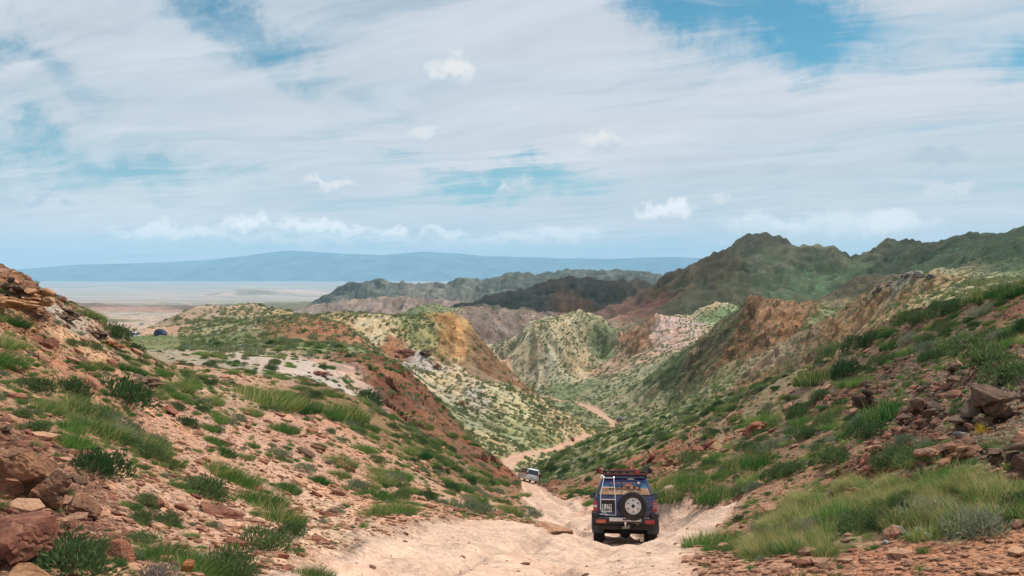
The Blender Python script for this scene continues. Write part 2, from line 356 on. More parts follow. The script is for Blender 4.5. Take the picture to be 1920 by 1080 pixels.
# colour seeds: photo column, row, soil colour (as seen in sun; brown spur darkened to hold its shade), plant cover, rockiness
SEEDS = [
 (100,1000,172,118,96,0.1,0.8),(10,850,158,112,84,0.1,0.9),(120,880,186,135,106,0.15,0.6),(300,950,210,164,134,0.15,0.2),(400,880,214,168,138,0.2,0.1),(620,960,226,184,152,0.1,0.2),(560,1040,222,176,142,0.25,0.1),(200,1060,196,144,112,0.5,0.2),
 (640,1020,230,194,160,0.03,0.1),(560,800,214,167,140,0.25,0.1),(700,860,208,163,130,0.25,0.1),(850,930,208,168,134,0.35,0.1),(760,950,214,168,134,0.2,0.1),(450,830,214,168,140,0.2,0.05),(350,820,208,160,130,0.25,0.1),(240,860,204,150,118,0.5,0.15),
 (60,620,196,146,102,0.2,0.6),(60,560,176,124,84,0.05,1),(20,510,160,114,78,0.05,1),(130,640,214,170,126,0.12,0.3),(150,570,150,112,78,0.2,0.9),(200,603,130,130,80,0.6,0.2),(180,700,200,146,116,0.6,0.2),(300,720,196,150,120,0.65,0.1),(60,720,190,140,108,0.7,0.2),(120,770,190,140,108,0.7,0.2),
 (450,740,204,164,134,0.5,0.05),(400,700,204,160,130,0.35,0.1),(270,645,150,150,96,0.8,0),(265,636,132,146,84,0.8,0),(310,637,132,146,84,0.8,0),(350,640,146,148,94,0.8,0),(450,605,178,174,132,0.3,0),(390,578,140,112,86,0.3,0.8),(480,574,134,130,88,0.5,0.2),(330,605,140,125,85,0.5,0.4),(560,610,188,144,104,0.35,0.4),
 (640,630,180,126,90,0.2,0.5),(600,645,150,152,104,0.6,0.1),(520,685,204,182,166,0.3,0),(600,700,200,184,170,0.15,0),(430,690,186,166,146,0.55,0),(660,715,200,166,146,0.3,0.1),(700,700,148,98,72,0.4,0.7),(745,740,122,78,58,0.2,1),(720,790,160,114,84,0.7,0.2),
 (800,790,142,98,72,0.5,0.6),(880,850,140,96,72,0.5,0.6),(940,890,150,96,72,0.3,0.7),(640,600,218,190,140,0.3,0.1),(700,625,224,204,158,0.25,0.1),(740,662,184,134,98,0.1,0.8),(780,682,196,190,184,0.15,0.3),(850,625,206,162,104,0.02,0.9),(820,602,212,178,116,0.1,0.5),
 (790,612,180,178,116,0.5,0),(915,675,160,128,98,0.1,0.8),(850,720,220,198,158,0.25,0.1),(950,760,204,196,148,0.4,0.05),(900,800,172,172,138,0.5,0),(980,820,178,182,124,0.55,0),(1080,800,212,188,140,0.35,0),(930,832,200,188,140,0.4,0),(890,740,200,190,170,0.3,0.1),
 (1000,640,220,210,172,0.35,0.1),(1080,640,220,206,162,0.35,0.1),(1110,595,206,200,152,0.35,0.1),(1073,580,176,126,86,0.1,0.9),(960,600,164,148,140,0.2,0.7),(905,625,156,138,130,0.15,0.7),(1010,590,168,150,140,0.2,0.7),(780,587,182,184,126,0.6,0),(1120,662,168,178,134,0.6,0),(1050,732,164,168,132,0.6,0),
 (1150,747,182,182,142,0.5,0),(1200,762,180,172,132,0.5,0),(1265,610,226,192,178,0.25,0.1),(1200,622,198,154,116,0.1,0.8),(1150,690,206,172,142,0.3,0.1),(1340,580,222,210,168,0.25,0.1),(1250,690,138,152,110,0.8,0),(1330,650,150,128,98,0.55,0.5),(1440,600,186,146,108,0.1,1),
 (1490,600,192,146,104,0.05,1),(1400,640,160,121,84,0.3,0.9),(1440,672,188,169,140,0.15,0.9),(1540,602,164,162,113,0.6,0.1),(1600,622,184,151,113,0.2,0.8),(1700,570,206,170,126,0.2,0.5),(1690,522,184,183,163,0.1,1),(1640,575,200,166,122,0.15,0.9),(1720,548,206,176,130,0.25,0.5),(1590,600,180,147,108,0.2,0.9),(1680,600,182,145,104,0.25,0.7),(1780,522,200,188,134,0.45,0),(1880,532,204,192,138,0.4,0),
 (1500,682,153,132,99,0.35,0.8),(1350,720,166,156,110,0.5,0.1),(1410,725,179,147,106,0.25,0.6),(1300,752,168,166,120,0.6,0),(1160,830,178,172,124,0.75,0),(1100,870,150,146,104,0.85,0),(1250,800,192,178,132,0.65,0),(1280,850,192,146,102,0.3,0.6),(1225,868,186,124,88,0.3,0.5),
 (1350,800,177,149,112,0.4,0.4),(1400,760,175,158,123,0.6,0.1),(1500,740,182,154,123,0.5,0.1),(1450,830,173,126,100,0.6,0.1),(1550,850,169,126,97,0.6,0.1),(1500,900,179,134,104,0.45,0.1),(1350,900,182,136,108,0.5,0.1),(1440,900,175,130,100,0.55,0.1),(1680,630,164,138,110,0.6,0.2),(1800,600,164,123,97,0.7,0.2),
 (1900,600,179,123,93,0.55,0.1),(1750,665,158,136,115,0.5,0.4),(1640,715,140,112,88,0.3,1),(1750,780,150,128,106,0.3,1),(1860,800,138,124,98,0.2,1),(1680,850,149,93,69,0.2,1),(1880,720,150,130,108,0.3,0.8),(1750,905,140,132,92,0.9,0.3),(1600,920,150,136,96,0.9,0.1),(1800,960,149,134,97,0.95,0),
 (1600,980,177,147,110,0.7,0),(1450,980,184,141,110,0.4,0),(1450,1040,200,144,112,0.15,0),(1700,1062,200,136,100,0.02,0),(1900,1050,200,140,100,0.02,0),(1350,1060,208,158,126,0.1,0),(1300,960,212,168,138,0.1,0),(1080,940,204,158,130,0.25,0),
 (1420,462,138,145,108,0.1,1),(1450,492,179,190,139,0.35,0.2),(1550,480,146,161,117,0.3,0.6),(1680,465,138,153,110,0.3,0.8),(1840,450,111,145,98,0.5,0.4),(1900,480,106,147,98,0.6,0.3),(1750,500,128,165,110,0.5,0.2),(1550,530,128,173,110,0.5,0.2),(1600,548,156,142,100,0.2,1),(1350,510,146,131,91,0.2,0.7),
 (1250,545,156,137,94,0.2,0.6),(1230,570,190,116,90,0.05,0.1),(1180,592,204,140,114,0.1,0.1),(1300,570,150,147,98,0.3,0.4),(1400,550,160,161,110,0.3,0.5),(1450,540,140,169,110,0.4,0.3),(1350,592,146,181,119,0.5,0.2),
 (1000,565,96,98,84,0.2,0.8),(1100,550,92,94,80,0.2,0.8),(1190,545,121,115,85,0.2,0.6),(900,572,90,94,82,0.2,0.7),(700,538,112,122,112,0.1,0.6),(1050,518,110,122,112,0.1,0.6),(880,535,118,126,114,0.1,0.6),(720,573,176,154,138,0.02,0.9),(640,580,180,160,144,0.02,0.8),(830,575,168,148,136,0.02,0.9),(800,555,140,140,128,0.1,0.6),
 (250,618,222,186,154,0,0.1),(275,622,224,176,146,0,0.1),(300,616,218,186,154,0,0.1),(230,606,218,190,160,0,0),(330,606,206,184,156,0,0),(250,596,214,186,160,0,0),(300,597,208,184,160,0,0),(250,590,196,186,164,0,0),(270,583,200,158,142,0,0.5),(200,560,190,180,164,0.05,0),(400,560,184,178,162,0.05,0),(100,575,196,184,164,0.05,0),(340,600,214,190,164,0,0.1)]
def make_grid():
    ui = np.arange(-70, 1990.1, 2.35); lo = np.linspace(-760, -70, 90)[:-1]; hi = np.linspace(1990, 2700, 92)[1:]
    u = np.concatenate([lo, ui, hi]); a = (u - U0) / F
    s_t = np.linspace(math.log(1.6), math.log(4600), 2000)
    Vt = base_v(*np.meshgrid((np.arange(0, 1920, 24.0) - U0) / F, s_t))
    top = np.minimum.accumulate(Vt, 0); vis = -np.diff(np.minimum(top, 1090), axis=0)       # rows newly seen
    dens = np.sort(vis, 1)[:, -12:].mean(1) ** 0.6
    k = np.ones(25) / 25; dens = np.convolve(dens / dens.mean(), k, 'same') + 0.55
    cum = np.concatenate([[0], np.cumsum(dens)]); cum /= cum[-1]
    s = np.interp(np.linspace(0, 1, NROW), cum, s_t)
    return u, a, s
NROW = 1150
GU, GA, GS = make_grid()
AA, SS = np.meshgrid(GA, GS)
YY = np.exp(SS); XX = AA * YY
ZZ = -(base_v(AA, SS) - V0) / F * YY

def proj_v(z, y): return V0 - z / y * F
def visible_row(u, v, Z=None):
    j = int(np.argmin(np.abs(GU - u))); vv = proj_v((ZZ if Z is None else Z)[:, j], YY[:, j])
    ok = np.where((np.minimum.accumulate(vv) <= v) & (YY[:, j] > 5))[0]
    return (int(ok[0]) if len(ok) else len(GS) - 1), j

def road_dist():
    """signed-free distance from the track's centre line in metres, and the local half width"""
    L = np.array([P3(*p) for p in _resample(ROAD, 0.025)])
    w = np.interp(L[:, 1], [2, 8, 14, 20, 24, 30, 45, 80, 120, 200, 330, 600], [2.3, 2.6, 3.0, 3.5, 3.2, 2.2, 1.5, 1.3, 1.35, 1.8, 2.7, 3.4])
    D = np.full(XX.shape, 1e9); Wd = np.ones(XX.shape)
    for i in range(len(L) - 1):
        p, q = L[i], L[i + 1]
        lo = np.searchsorted(GS, math.log(max(1.6, min(p[1], q[1]) - 14 - 0.05 * p[1]))); hi = np.searchsorted(GS, math.log(max(p[1], q[1]) + 14 + 0.05 * p[1]))
        x, y = XX[lo:hi], YY[lo:hi]
        dx, dy = q[0] - p[0], q[1] - p[1]; t = np.clip(((x - p[0]) * dx + (y - p[1]) * dy) / (dx * dx + dy * dy), 0, 1)
        dd = np.hypot(x - p[0] - t * dx, y - p[1] - t * dy); m = dd < D[lo:hi]
        D[lo:hi][m] = dd[m]; Wd[lo:hi][m] = w[i]
    return D, Wd
RD, RW = road_dist()
_edge = fbm(XX / 2.2, YY / 2.2, 3) * 0.35 + fbm(XX / 0.5, YY / 0.5, 2) * 0.10
ROADM = sstep(1.12, 0.82, RD / RW + _edge * np.clip(6 / RW, 0, 1) * 0.6)

def seed_fields():
    pos = []
    for sd in SEEDS:
        i, j = visible_row(sd[0], sd[1]); pos.append((GA[j], GS[i]))
    pos = np.array(pos); val = np.array([[*lin(*sd[2:5]), sd[5], sd[6]] for sd in SEEDS])
    wa = AA + 0.026 * fbm(AA * 26, SS * 26, 6, gain=.62) ; ws = SS + 0.045 * fbm(AA * 26 + 40, SS * 22 + 9, 6, gain=.62)
    ca, cs = wa[::2, ::2], ws[::2, ::2]
    num = np.zeros(ca.shape + (5,)); den = np.zeros(ca.shape)
    for p, v in zip(pos, val):
        r2 = ((ca - p[0]) ** 2 + (0.55 * (cs - p[1])) ** 2) + 1e-4
        w = r2 ** -3.4; den += w; num += w[..., None] * v
    f = num / den[..., None]
    out = np.zeros(AA.shape + (5,))
    ii = np.minimum(np.arange(AA.shape[0]) / 2, f.shape[0] - 1.001); jj = np.minimum(np.arange(AA.shape[1]) / 2, f.shape[1] - 1.001)
    i0, j0 = ii.astype(int), jj.astype(int); fi = (ii - i0)[:, None, None]; fj = (jj - j0)[None, :, None]
    return (f[i0][:, j0] * (1 - fi) + f[i0 + 1][:, j0] * fi) * (1 - fj) + (f[i0][:, j0 + 1] * (1 - fi) + f[i0 + 1][:, j0 + 1] * fi) * fj
_sf = seed_fields()
SOIL = _sf[..., :3]; COVER = _sf[..., 3] * (1 - ROADM); ROCK = _sf[..., 4] * (1 - ROADM)

ERO = np.zeros_like(ZZ)
def add_detail():
    global ZZ, BED, ERO
    Z0 = ZZ.copy(); BED = np.zeros_like(ZZ)
    # broken rock only shows in patches inside the rocky zones
    rp = sstep(0.30, 0.62, ROCK + 0.35 * fbm(XX / (0.05 * YY + 0.6), SS * 14, 3))
    far = sstep(600, 1000, YY)
    flat = 1 - .88 * sstep(640, 540, U0 + AA * F) * sstep(700, 900, YY)      # the open plain stays flat
    lam = 150.0
    while lam > 0.11:
        q = lam / YY
        ok = sstep(0.0022, 0.0045, q) * sstep(0.5, 0.12, q)
        if ok.max() > 0:
            cs = 0.026 if lam > 1 else 0.040
            n = gnoise(XX / lam + 3.1 * lam, YY / lam - 1.7 * lam)
            n2 = .62 - 2.2 * np.abs(gnoise(XX / lam - 7.7, YY / lam + 5.3 * lam))
            nar = sstep(0.11, 0.035, q)
            amp = lam * ok * (1 - 0.93 * ROADM) * (cs * (1 - rp) + (0.02 + 0.055 * nar) * rp)
            ZZ += amp * (n * (1 - rp) * (1 - .3 * sstep(110, 200, YY)) + 1.5 * n2 * nar * (1 - rp) * sstep(110, 200, YY) + (0.35 * n + 0.65 * n2) * rp) * (1 - far) + flat * far * lam * sstep(.006, .018, q) * sstep(.5, .12, q) * (0.03 * n + (0.04 + 0.10 * sstep(.09, .03, q)) * n2)
        lam /= 1.9
    # rills and ravines running straight down the fall line
    gs = np.gradient(Z0, axis=0) / np.gradient(YY, axis=0); gx = np.gradient(Z0, axis=1) / np.gradient(XX, axis=1); gy = gs - gx * AA
    for _ in range(3):
        for arr in (gx, gy): arr[1:-1, 1:-1] = (arr[:-2, 1:-1] + arr[2:, 1:-1] + arr[1:-1, :-2] + arr[1:-1, 2:] + 2 * arr[1:-1, 1:-1]) / 6
    gm = np.hypot(gx, gy) + 1e-6; tx, ty = -gy / gm, gx / gm; steep = sstep(.10, .45, gm)
    ERO[:] = 0
    for lam in (160.0, 80.0, 40.0, 20.0, 10.0, 5.0):
        q = lam / YY; wq = sstep(.012, .022, q) * sstep(.16, .09, q) * sstep(60, 110, YY) * (1 - ROADM) * steep
        sel = wq > .02
        if not sel.any(): continue
        px, py = XX[sel] / lam, YY[sel] / lam; ux, uy = tx[sel], ty[sel]; ix, iy = np.floor(px), np.floor(py); acc = 0; ww = 0
        for a in (-1, 0, 1):
            for b in (-1, 0, 1):
                cx, cyy = ix + a, iy + b; h = _PERM[(_PERM[cx.astype(np.int64) & 4095] + cyy.astype(np.int64)) & 4095]
                dx, dy = px - cx - (.5 + .35 * _GR[h, 0]), py - cyy - (.5 + .35 * _GR[h, 1]); w = np.exp(-2.2 * (dx * dx + dy * dy))
                acc = acc + w * np.cos(6.2832 * 1.25 * (dx * ux + dy * uy)); ww = ww + w
        e = acc / ww; E = np.zeros_like(ZZ); E[sel] = (1.0 - 2.0 * np.abs(e) ** .8) * wq[sel]
        ZZ += flat * E * lam * .040 * (1 + .1 * far); ERO += E * .6
    # tilted beds of rock stepping out of the slope
    right = sstep(1120, 1200, U0 + AA * F)
    dist = sstep(120, 200, YY)
    for (th, k0) in ((1.0, 1.0), (0.4, 0.8)):
        nx = (1 - dist) * .42 + dist * ((1 - right) * .97 + right * .80); ny = (1 - dist) * -.25 + dist * -.1; nz = (1 - dist) * .86 + dist * ((1 - right) * .22 + right * -.55)
        T = np.clip(YY * 0.019, 0.22, 9.0) * th
        T = 2.0 ** np.round(np.log2(T))
        q = (XX * nx + YY * ny + Z0 * nz) / T + 0.9 * gnoise(XX / (T * 6), YY / (T * 6)) + 0.3 * gnoise(XX / T, YY / T)
        fr = q - np.floor(q); hsh = _VAL[np.floor(q).astype(np.int64) & 4095]
        brk = sstep(-.25, .25, gnoise(XX / (T * 2.2) + 9, YY / (T * 4) + q * .15))
        st = (fr ** 1.4 - 0.42) * (0.7 + 0.6 * hsh) * (.35 + .65 * brk)
        BED += hsh * k0
        ZZ += rp * st * T * (0.42 + 0.30 * dist * right - .22 * dist * (1 - right)) * k0 * (1 - far)
    # wheel ruts and washed-out channels on the track
    near = ROADM * sstep(60, 30, YY)
    ZZ += near * (0.20 * fbm(XX / 2.4, YY / 3.4, 3) + 0.07 * fbm(XX / 0.6, YY / 0.9, 3) - .10 * sstep(.55, .9, 1 - np.abs(gnoise(XX / 2.3 + .5 * gnoise(XX / 1.1, YY / 2.2), YY / 9.0))))
    ZZ += ROADM * sstep(0.35, 0.0, np.abs(RD - 0.78 + .2 * gnoise(XX / 3, YY / 5))) * -0.13
    return rp
ROCKP = add_detail()

# ledge, overhang and bank that the plain height field cannot hold
def norm_grid():
    P = np.stack([XX, YY, ZZ], -1)
    n = np.cross(np.gradient(P, axis=1), np.gradient(P, axis=0)); n /= np.linalg.norm(n, axis=-1)[..., None] + 1e-9
    n[n[..., 2] < 0] *= -1
    return n
NRM = norm_grid()
def push_rock():
    global XX, YY, ZZ
    T = np.clip(YY * 0.02, 0.25, 12)
    k = 2.0 ** np.round(np.log2(T))
    n = gnoise(XX / k, YY / k, ZZ / (k * 0.5)) + 0.5 * gnoise(XX / k * 2.1, YY / k * 2.1, ZZ / k * 4.0)
    d = ROCKP * k * 0.16 * n * sstep(900, 500, YY)
    XX = XX + NRM[..., 0] * d; YY = YY + NRM[..., 1] * d; ZZ = ZZ + NRM[..., 2] * d * 0.5
push_rock()
NRM = norm_grid()
PTS = np.stack([XX, YY, ZZ], -1)

def pick(u, v):
    """ground point seen at a photo pixel"""
    i, j = visible_row(u, v, ZZ); return Vector(PTS[i, j]), Vector(NRM[i, j]), (i, j)
def soil_material(name, far=False):
    m = bpy.data.materials.new(name); m.use_nodes = True; nt = m.node_tree; nt.nodes.clear(); B = NB(nt)
    out = B.new('ShaderNodeOutputMaterial'); bs = B.new('ShaderNodeBsdfPrincipled'); B.l.new(bs.outputs[0], out.inputs[0])
    bs.inputs['Roughness'].default_value = 0.95; bs.inputs['Specular IOR Level'].default_value = 0.12
    col = B.new('ShaderNodeAttribute', attribute_name='soil').outputs['Color']
    rk = B.new('ShaderNodeAttribute', attribute_name='rock').outputs['Fac']
    fz = B.new('ShaderNodeAttribute', attribute_name='grain').outputs['Fac']     # size of the grain one can still tell apart here
    pos = B.new('ShaderNodeNewGeometry').outputs['Position']
    pn = B.vm('SCALE', pos, 1.0)
    a = B.noise(pn, 0.35, 4, 0.65); b = B.noise(pn, 2.6, 4, 0.7); c = B.noise(pn, 14.0, 3, 0.7)
    v = B.m('ADD', B.m('ADD', B.m('MULTIPLY', B.m('SUBTRACT', a, .5), 0.8), B.m('MULTIPLY', B.m('SUBTRACT', b, .5), 0.9)), B.m('MULTIPLY', B.m('SUBTRACT', c, .5), 0.9))
    vor = B.new('ShaderNodeTexVoronoi', feature='F1'); B.put(vor.inputs['Vector'], pos); vor.inputs['Scale'].default_value = 11.0
    chip = B.sep(vor.outputs['Color'])[0]
    v = B.m('ADD', v, B.m('MULTIPLY', B.m('SUBTRACT', chip, .5), B.m('MULTIPLY', 0.95, fz)))
    val = B.m('ADD', 1.0, B.m('MULTIPLY', v, 0.95))
    val = B.m('MAXIMUM', val, 0.35)
    c1 = B.vm('SCALE', col, val)
    # iron stain and pale crust wander through the rock and scree
    st = B.ss(B.noise(pn, 0.16, 5, 0.6, 0.6), 0.52, 0.66)
    c2 = B.mix(B.m('MULTIPLY', st, 0.45), c1, B.mix(1.0, c1, (0.95, 0.66, 0.52), 'MULTIPLY'))
    pale = B.ss(B.noise(B.vm('ADD', pn, (31, 7, 3)), 0.8, 5, 0.65), 0.60, 0.72)
    c2 = B.mix(B.m('MULTIPLY', pale, 0.4), c2, B.mix(1.0, c2, (1.28, 1.26, 1.2), 'MULTIPLY'))
    # rock: dark weathering varnish and lichen
    crack = B.new('ShaderNodeTexVoronoi', feature='DISTANCE_TO_EDGE'); crack.inputs['Scale'].default_value = 1.7
    B.put(crack.inputs['Vector'], B.vm('ADD', pos, B.vm('SCALE', B.noise(pos, 1.3, 3, 0.6, col=True), 0.9)))
    ck = B.ss(crack.outputs[0], 0.0, 0.06)
    lich = B.ss(B.noise(B.vm('ADD', pn, (5, 50, 9)), 0.9, 6, 0.7), 0.52, 0.64)
    rcol = B.mix(B.m('MULTIPLY', lich, 0.55), c2, B.mix(1.0, c2, (0.52, 0.55, 0.56), 'MULTIPLY'))
    c3 = B.mix(rk, c2, rcol)
    B.l.new(c3, bs.inputs['Base Color'])
    e = B.noise(pn, 0.085, 5, 0.68)
    hgt = B.m('ADD', B.m('ADD', B.m('ADD', B.m('MULTIPLY', a, B.m('ADD', .35, B.m('MULTIPLY', rk, .9))), B.m('MULTIPLY', e, B.m('MULTIPLY', B.m('SUBTRACT', 1.0, fz), 3.0))), B.m('MULTIPLY', b, 0.22), B.m('MULTIPLY', c, 0.06)), B.m('MULTIPLY', B.m('MULTIPLY', vor.outputs['Distance'], -0.10), fz))
    hgt = B.m('ADD', hgt, B.m('MULTIPLY', B.m('MULTIPLY', rk, ck), 0.06))
    bp = B.new('ShaderNodeBump'); bp.inputs['Strength'].default_value = 0.8; bp.inputs['Distance'].default_value = 0.6
    B.l.new(hgt, bp.inputs['Height']); B.l.new(bp.outputs[0], bs.inputs['Normal'])
    return m
MAT_SOIL = soil_material('hillside_soil')

ALB = 0.66
GREEN = np.array(lin(118, 132, 92))
def soil_color():
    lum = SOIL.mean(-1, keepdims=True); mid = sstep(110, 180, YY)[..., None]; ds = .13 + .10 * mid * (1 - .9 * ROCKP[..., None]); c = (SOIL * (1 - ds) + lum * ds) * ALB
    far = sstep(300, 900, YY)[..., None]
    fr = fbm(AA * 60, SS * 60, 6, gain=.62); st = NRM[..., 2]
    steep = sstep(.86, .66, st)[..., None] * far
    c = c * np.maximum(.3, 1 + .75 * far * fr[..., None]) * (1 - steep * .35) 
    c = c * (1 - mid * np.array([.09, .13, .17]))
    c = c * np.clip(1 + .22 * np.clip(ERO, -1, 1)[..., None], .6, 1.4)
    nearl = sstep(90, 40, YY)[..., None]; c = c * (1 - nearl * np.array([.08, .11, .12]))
    pat = sstep(.04, .14, fbm(AA * 45 + 3, SS * 45 - 8, 6, gain=.6))[..., None] * sstep(120, 300, YY)[..., None] * (1 - ROADM[..., None])
    c = c * (1 - .22 * pat * np.array([.8, 1.0, 1.15]))
    warm = fbm(AA * 30 + 9, SS * 30, 4)[..., None]
    c = c * (1 + np.array([.10, .0, -.10]) * warm * 1.5)
    c = c * (1 + .22 * (ROCKP * np.clip(BED, -1.2, 1.2))[..., None])
    def blur(Z, k):
        for ax in (0, 1):
            cs = np.cumsum(np.concatenate([np.repeat(np.take(Z, [0], ax), k + 1, ax), Z, np.repeat(np.take(Z, [-1], ax), k, ax)], ax), ax)
            n = Z.shape[ax]; Z = (np.take(cs, range(2 * k + 1, 2 * k + 1 + n), ax) - np.take(cs, range(0, n), ax)) / (2 * k + 1)
        return Z
    vv = proj_v(ZZ, YY); cr = np.clip((blur(vv, 9) - vv) / 3.0, -1.5, 1.5)[..., None]
    mt = (sstep(650, 950, YY) * sstep(2400, 2000, YY))[..., None]
    rockc = np.array(lin(138, 126, 110)) * ALB; grnc = np.array(lin(98, 116, 82)) * ALB
    c = c * (1 - mt * .40 * sstep(.1, .9, cr)) + rockc * mt * .40 * sstep(.1, .9, cr)
    c = c * (1 - mt * .40 * sstep(-.1, -.9, cr)) + grnc * mt * .40 * sstep(-.1, -.9, cr)
    vein = sstep(.25, .5, fbm(XX / (.03 * YY + .5) + 50, YY / (.03 * YY + .5), 4))[..., None] * (ROCKP[..., None] * .6 + .2)
    c = c * (1 - .30 * vein * np.array([.8, 1.0, 1.05]))
    n = fbm(XX / (0.012 * YY + 0.4), SS * 40, 4) * 0.5 + 0.5
    g = sstep(0.15, -0.15, n - COVER * 1.05 + .25 * ERO) * (0.25 + (0.33 + .25 * sstep(.45, .6, COVER)) * sstep(60, 300, YY))
    g = g * sstep(2200, 900, YY) * (1 - 0.6 * ROCKP)
    c = c * (1 - g[..., None]) + GREEN * ALB * g[..., None]
    big = 1 + 0.16 * fbm(XX / 9.0, YY / 9.0, 4) + 0.12 * fbm(XX / 1.3, YY / 1.3, 3)
    c = c * big[..., None]
    rc = np.array(lin(222, 190, 168)) * ALB * 1.04
    rfar = np.array(lin(206, 170, 146)) * ALB
    t = sstep(25, 120, YY)[..., None]; rr = rc * (1 - t) + rfar * t
    rr = rr * (1 + 0.22 * fbm(XX / 1.8, YY / 1.8, 5) + 0.10 * fbm(XX / 0.35, YY / 0.35, 3))[..., None]
    rut = (sstep(0.4, 0.1, np.abs(RD - 0.8)) * sstep(26, 60, YY))[..., None]
    rr = rr * (1 + 0.10 * rut); near = (sstep(.34, .1, np.abs(RD - .78 + .2 * gnoise(XX / 3, YY / 5))) * sstep(30, 24, YY))[..., None]; rr = rr * (1 - .13 * near)
    m = ROADM[..., None]
    c = c * (1 - m) + rr * m
    return np.clip(c, 0.01, 0.8)
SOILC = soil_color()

def sub_mesh(name, idx_faces, label, cat):
    used, inv = np.unique(idx_faces.ravel(), return_inverse=True)
    o = mesh_obj(name, PTS.reshape(-1, 3)[used], inv.reshape(idx_faces.shape), MAT_SOIL, smooth=True)
    me = o.data
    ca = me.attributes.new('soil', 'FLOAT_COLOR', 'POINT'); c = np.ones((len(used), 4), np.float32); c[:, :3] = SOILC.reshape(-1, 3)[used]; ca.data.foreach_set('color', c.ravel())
    ra = me.attributes.new('rock', 'FLOAT', 'POINT'); ra.data.foreach_set('value', ROCKP.reshape(-1)[used].astype(np.float32))
    ga = me.attributes.new('grain', 'FLOAT', 'POINT')
    g = (sstep(70, 12, PTS[..., 1]) * (1 - 0.75 * ROADM)).reshape(-1)[used]; ga.data.foreach_set('value', g.astype(np.float32))
    fm = ROCKP.reshape(-1)[idx_faces[:, 0]] < 0.45
    me.polygons.foreach_set('use_smooth', fm)
    tag(o, label, cat, kind='structure')
    return o

def build_ground():
    nr, nc = XX.shape
    idx = np.arange(nr * nc).reshape(nr, nc)
    quads = np.stack([idx[:-1, :-1], idx[:-1, 1:], idx[1:, 1:], idx[1:, :-1]], -1).reshape(-1, 4)
    fd = (YY[:-1, :-1]).reshape(-1); fu = np.broadcast_to(GU[None, :-1], (nr - 1, nc - 1)).reshape(-1); rm = ROADM[:-1, :-1].reshape(-1)
    roadu = np.interp(fd, [p[2] for p in ROAD], [p[0] for p in ROAD])
    reg = np.full(len(quads), 0)
    reg[(fd < 160) & (fu >= roadu)] = 1
    reg[(fd >= 160) & (fd < 420) & (fu < 1150)] = 2
    reg[(fd >= 160) & (fd < 480) & (fu >= 1150)] = 3
    reg[(fd >= 420) & (fd < 950) & (fu < 1160)] = 4
    reg[(fd >= 480) & (fd < 760) & (fu >= 1160)] = 5
    reg[(fd >= 760) & (fd < 2100) & (fu >= 1160)] = 6
    reg[(fd >= 950) & (fd < 2100) & (fu > 850) & (fu < 1160)] = 7
    reg[(fd >= 2100) & (fu > 560)] = 8
    reg[(fd >= 950) & (fu <= 560)] = 9; reg[(fd >= 950) & (fd < 2100) & (fu > 560) & (fu <= 850)] = 9
    reg[rm > 0.5] = 10
    names = [('hillside_left', 'stony reddish hillside with grass clumps left of the track', 'hillside'), ('hillside_right', 'shaded green and brown hillside right of the track', 'hillside'),
             ('hill_ochre', 'sunlit yellow hill with an ochre bluff beyond the first spur', 'hill'), ('ridge_layered', 'ridge of tilted orange rock beds right of the valley', 'ridge'),
             ('hill_pale', 'pale speckled hills in the middle of the valley', 'hill'), ('ridge_pink', 'pinkish spur in front of the dark mountain', 'ridge'),
             ('mountain_dark', 'dark rocky mountain on the right skyline', 'mountain'), ('ridge_dark', 'dark jagged ridge in the middle distance', 'ridge'),
             ('hills_grey', 'hazy grey hills with pink cliffs at their foot', 'hills'), ('plain_near', 'tan and pink desert plain below the hills', 'plain'), ('dirt_road', 'pale sandy dirt track winding down the valley', 'road')]
    for k, (n, l, c) in enumerate(names):
        f = quads[reg == k]
        if len(f): sub_mesh(n, f, l, c)
build_ground()

def ground_behind():
    xs = np.linspace(-45, 45, 91); ys = np.linspace(-45, 30, 76); X, Y = np.meshgrid(xs, ys)
    yy = np.maximum(Y, 1.7); a = np.clip(X / yy, GA[2], GA[-3])
    Z = -(base_v(a, np.log(yy)) - V0) / F * yy
    ins = (Y > 1.7) & (np.abs(X / yy) < 1.14)
    Z = Z - 0.5 * ins - 0.05 + 0.1 * fbm(X / 3, Y / 3, 3) - 0.1
    Z[Y < 1.7] += (1.7 - Y[Y < 1.7]) * 0.08
    idx = np.arange(X.size).reshape(X.shape); q = np.stack([idx[:-1, :-1], idx[:-1, 1:], idx[1:, 1:], idx[1:, :-1]], -1).reshape(-1, 4)
    o = mesh_obj('ground', np.stack([X, Y, Z], -1).reshape(-1, 3), q, MAT_SOIL, smooth=True)
    ca = o.data.attributes.new('soil', 'FLOAT_COLOR', 'POINT'); c = np.ones((X.size, 4), np.float32); c[:, :3] = np.array(lin(208, 160, 130)) * ALB; ca.data.foreach_set('color', c.ravel())
    tag(o, 'bare reddish ground beside the viewpoint', 'ground', kind='structure')
ground_behind()

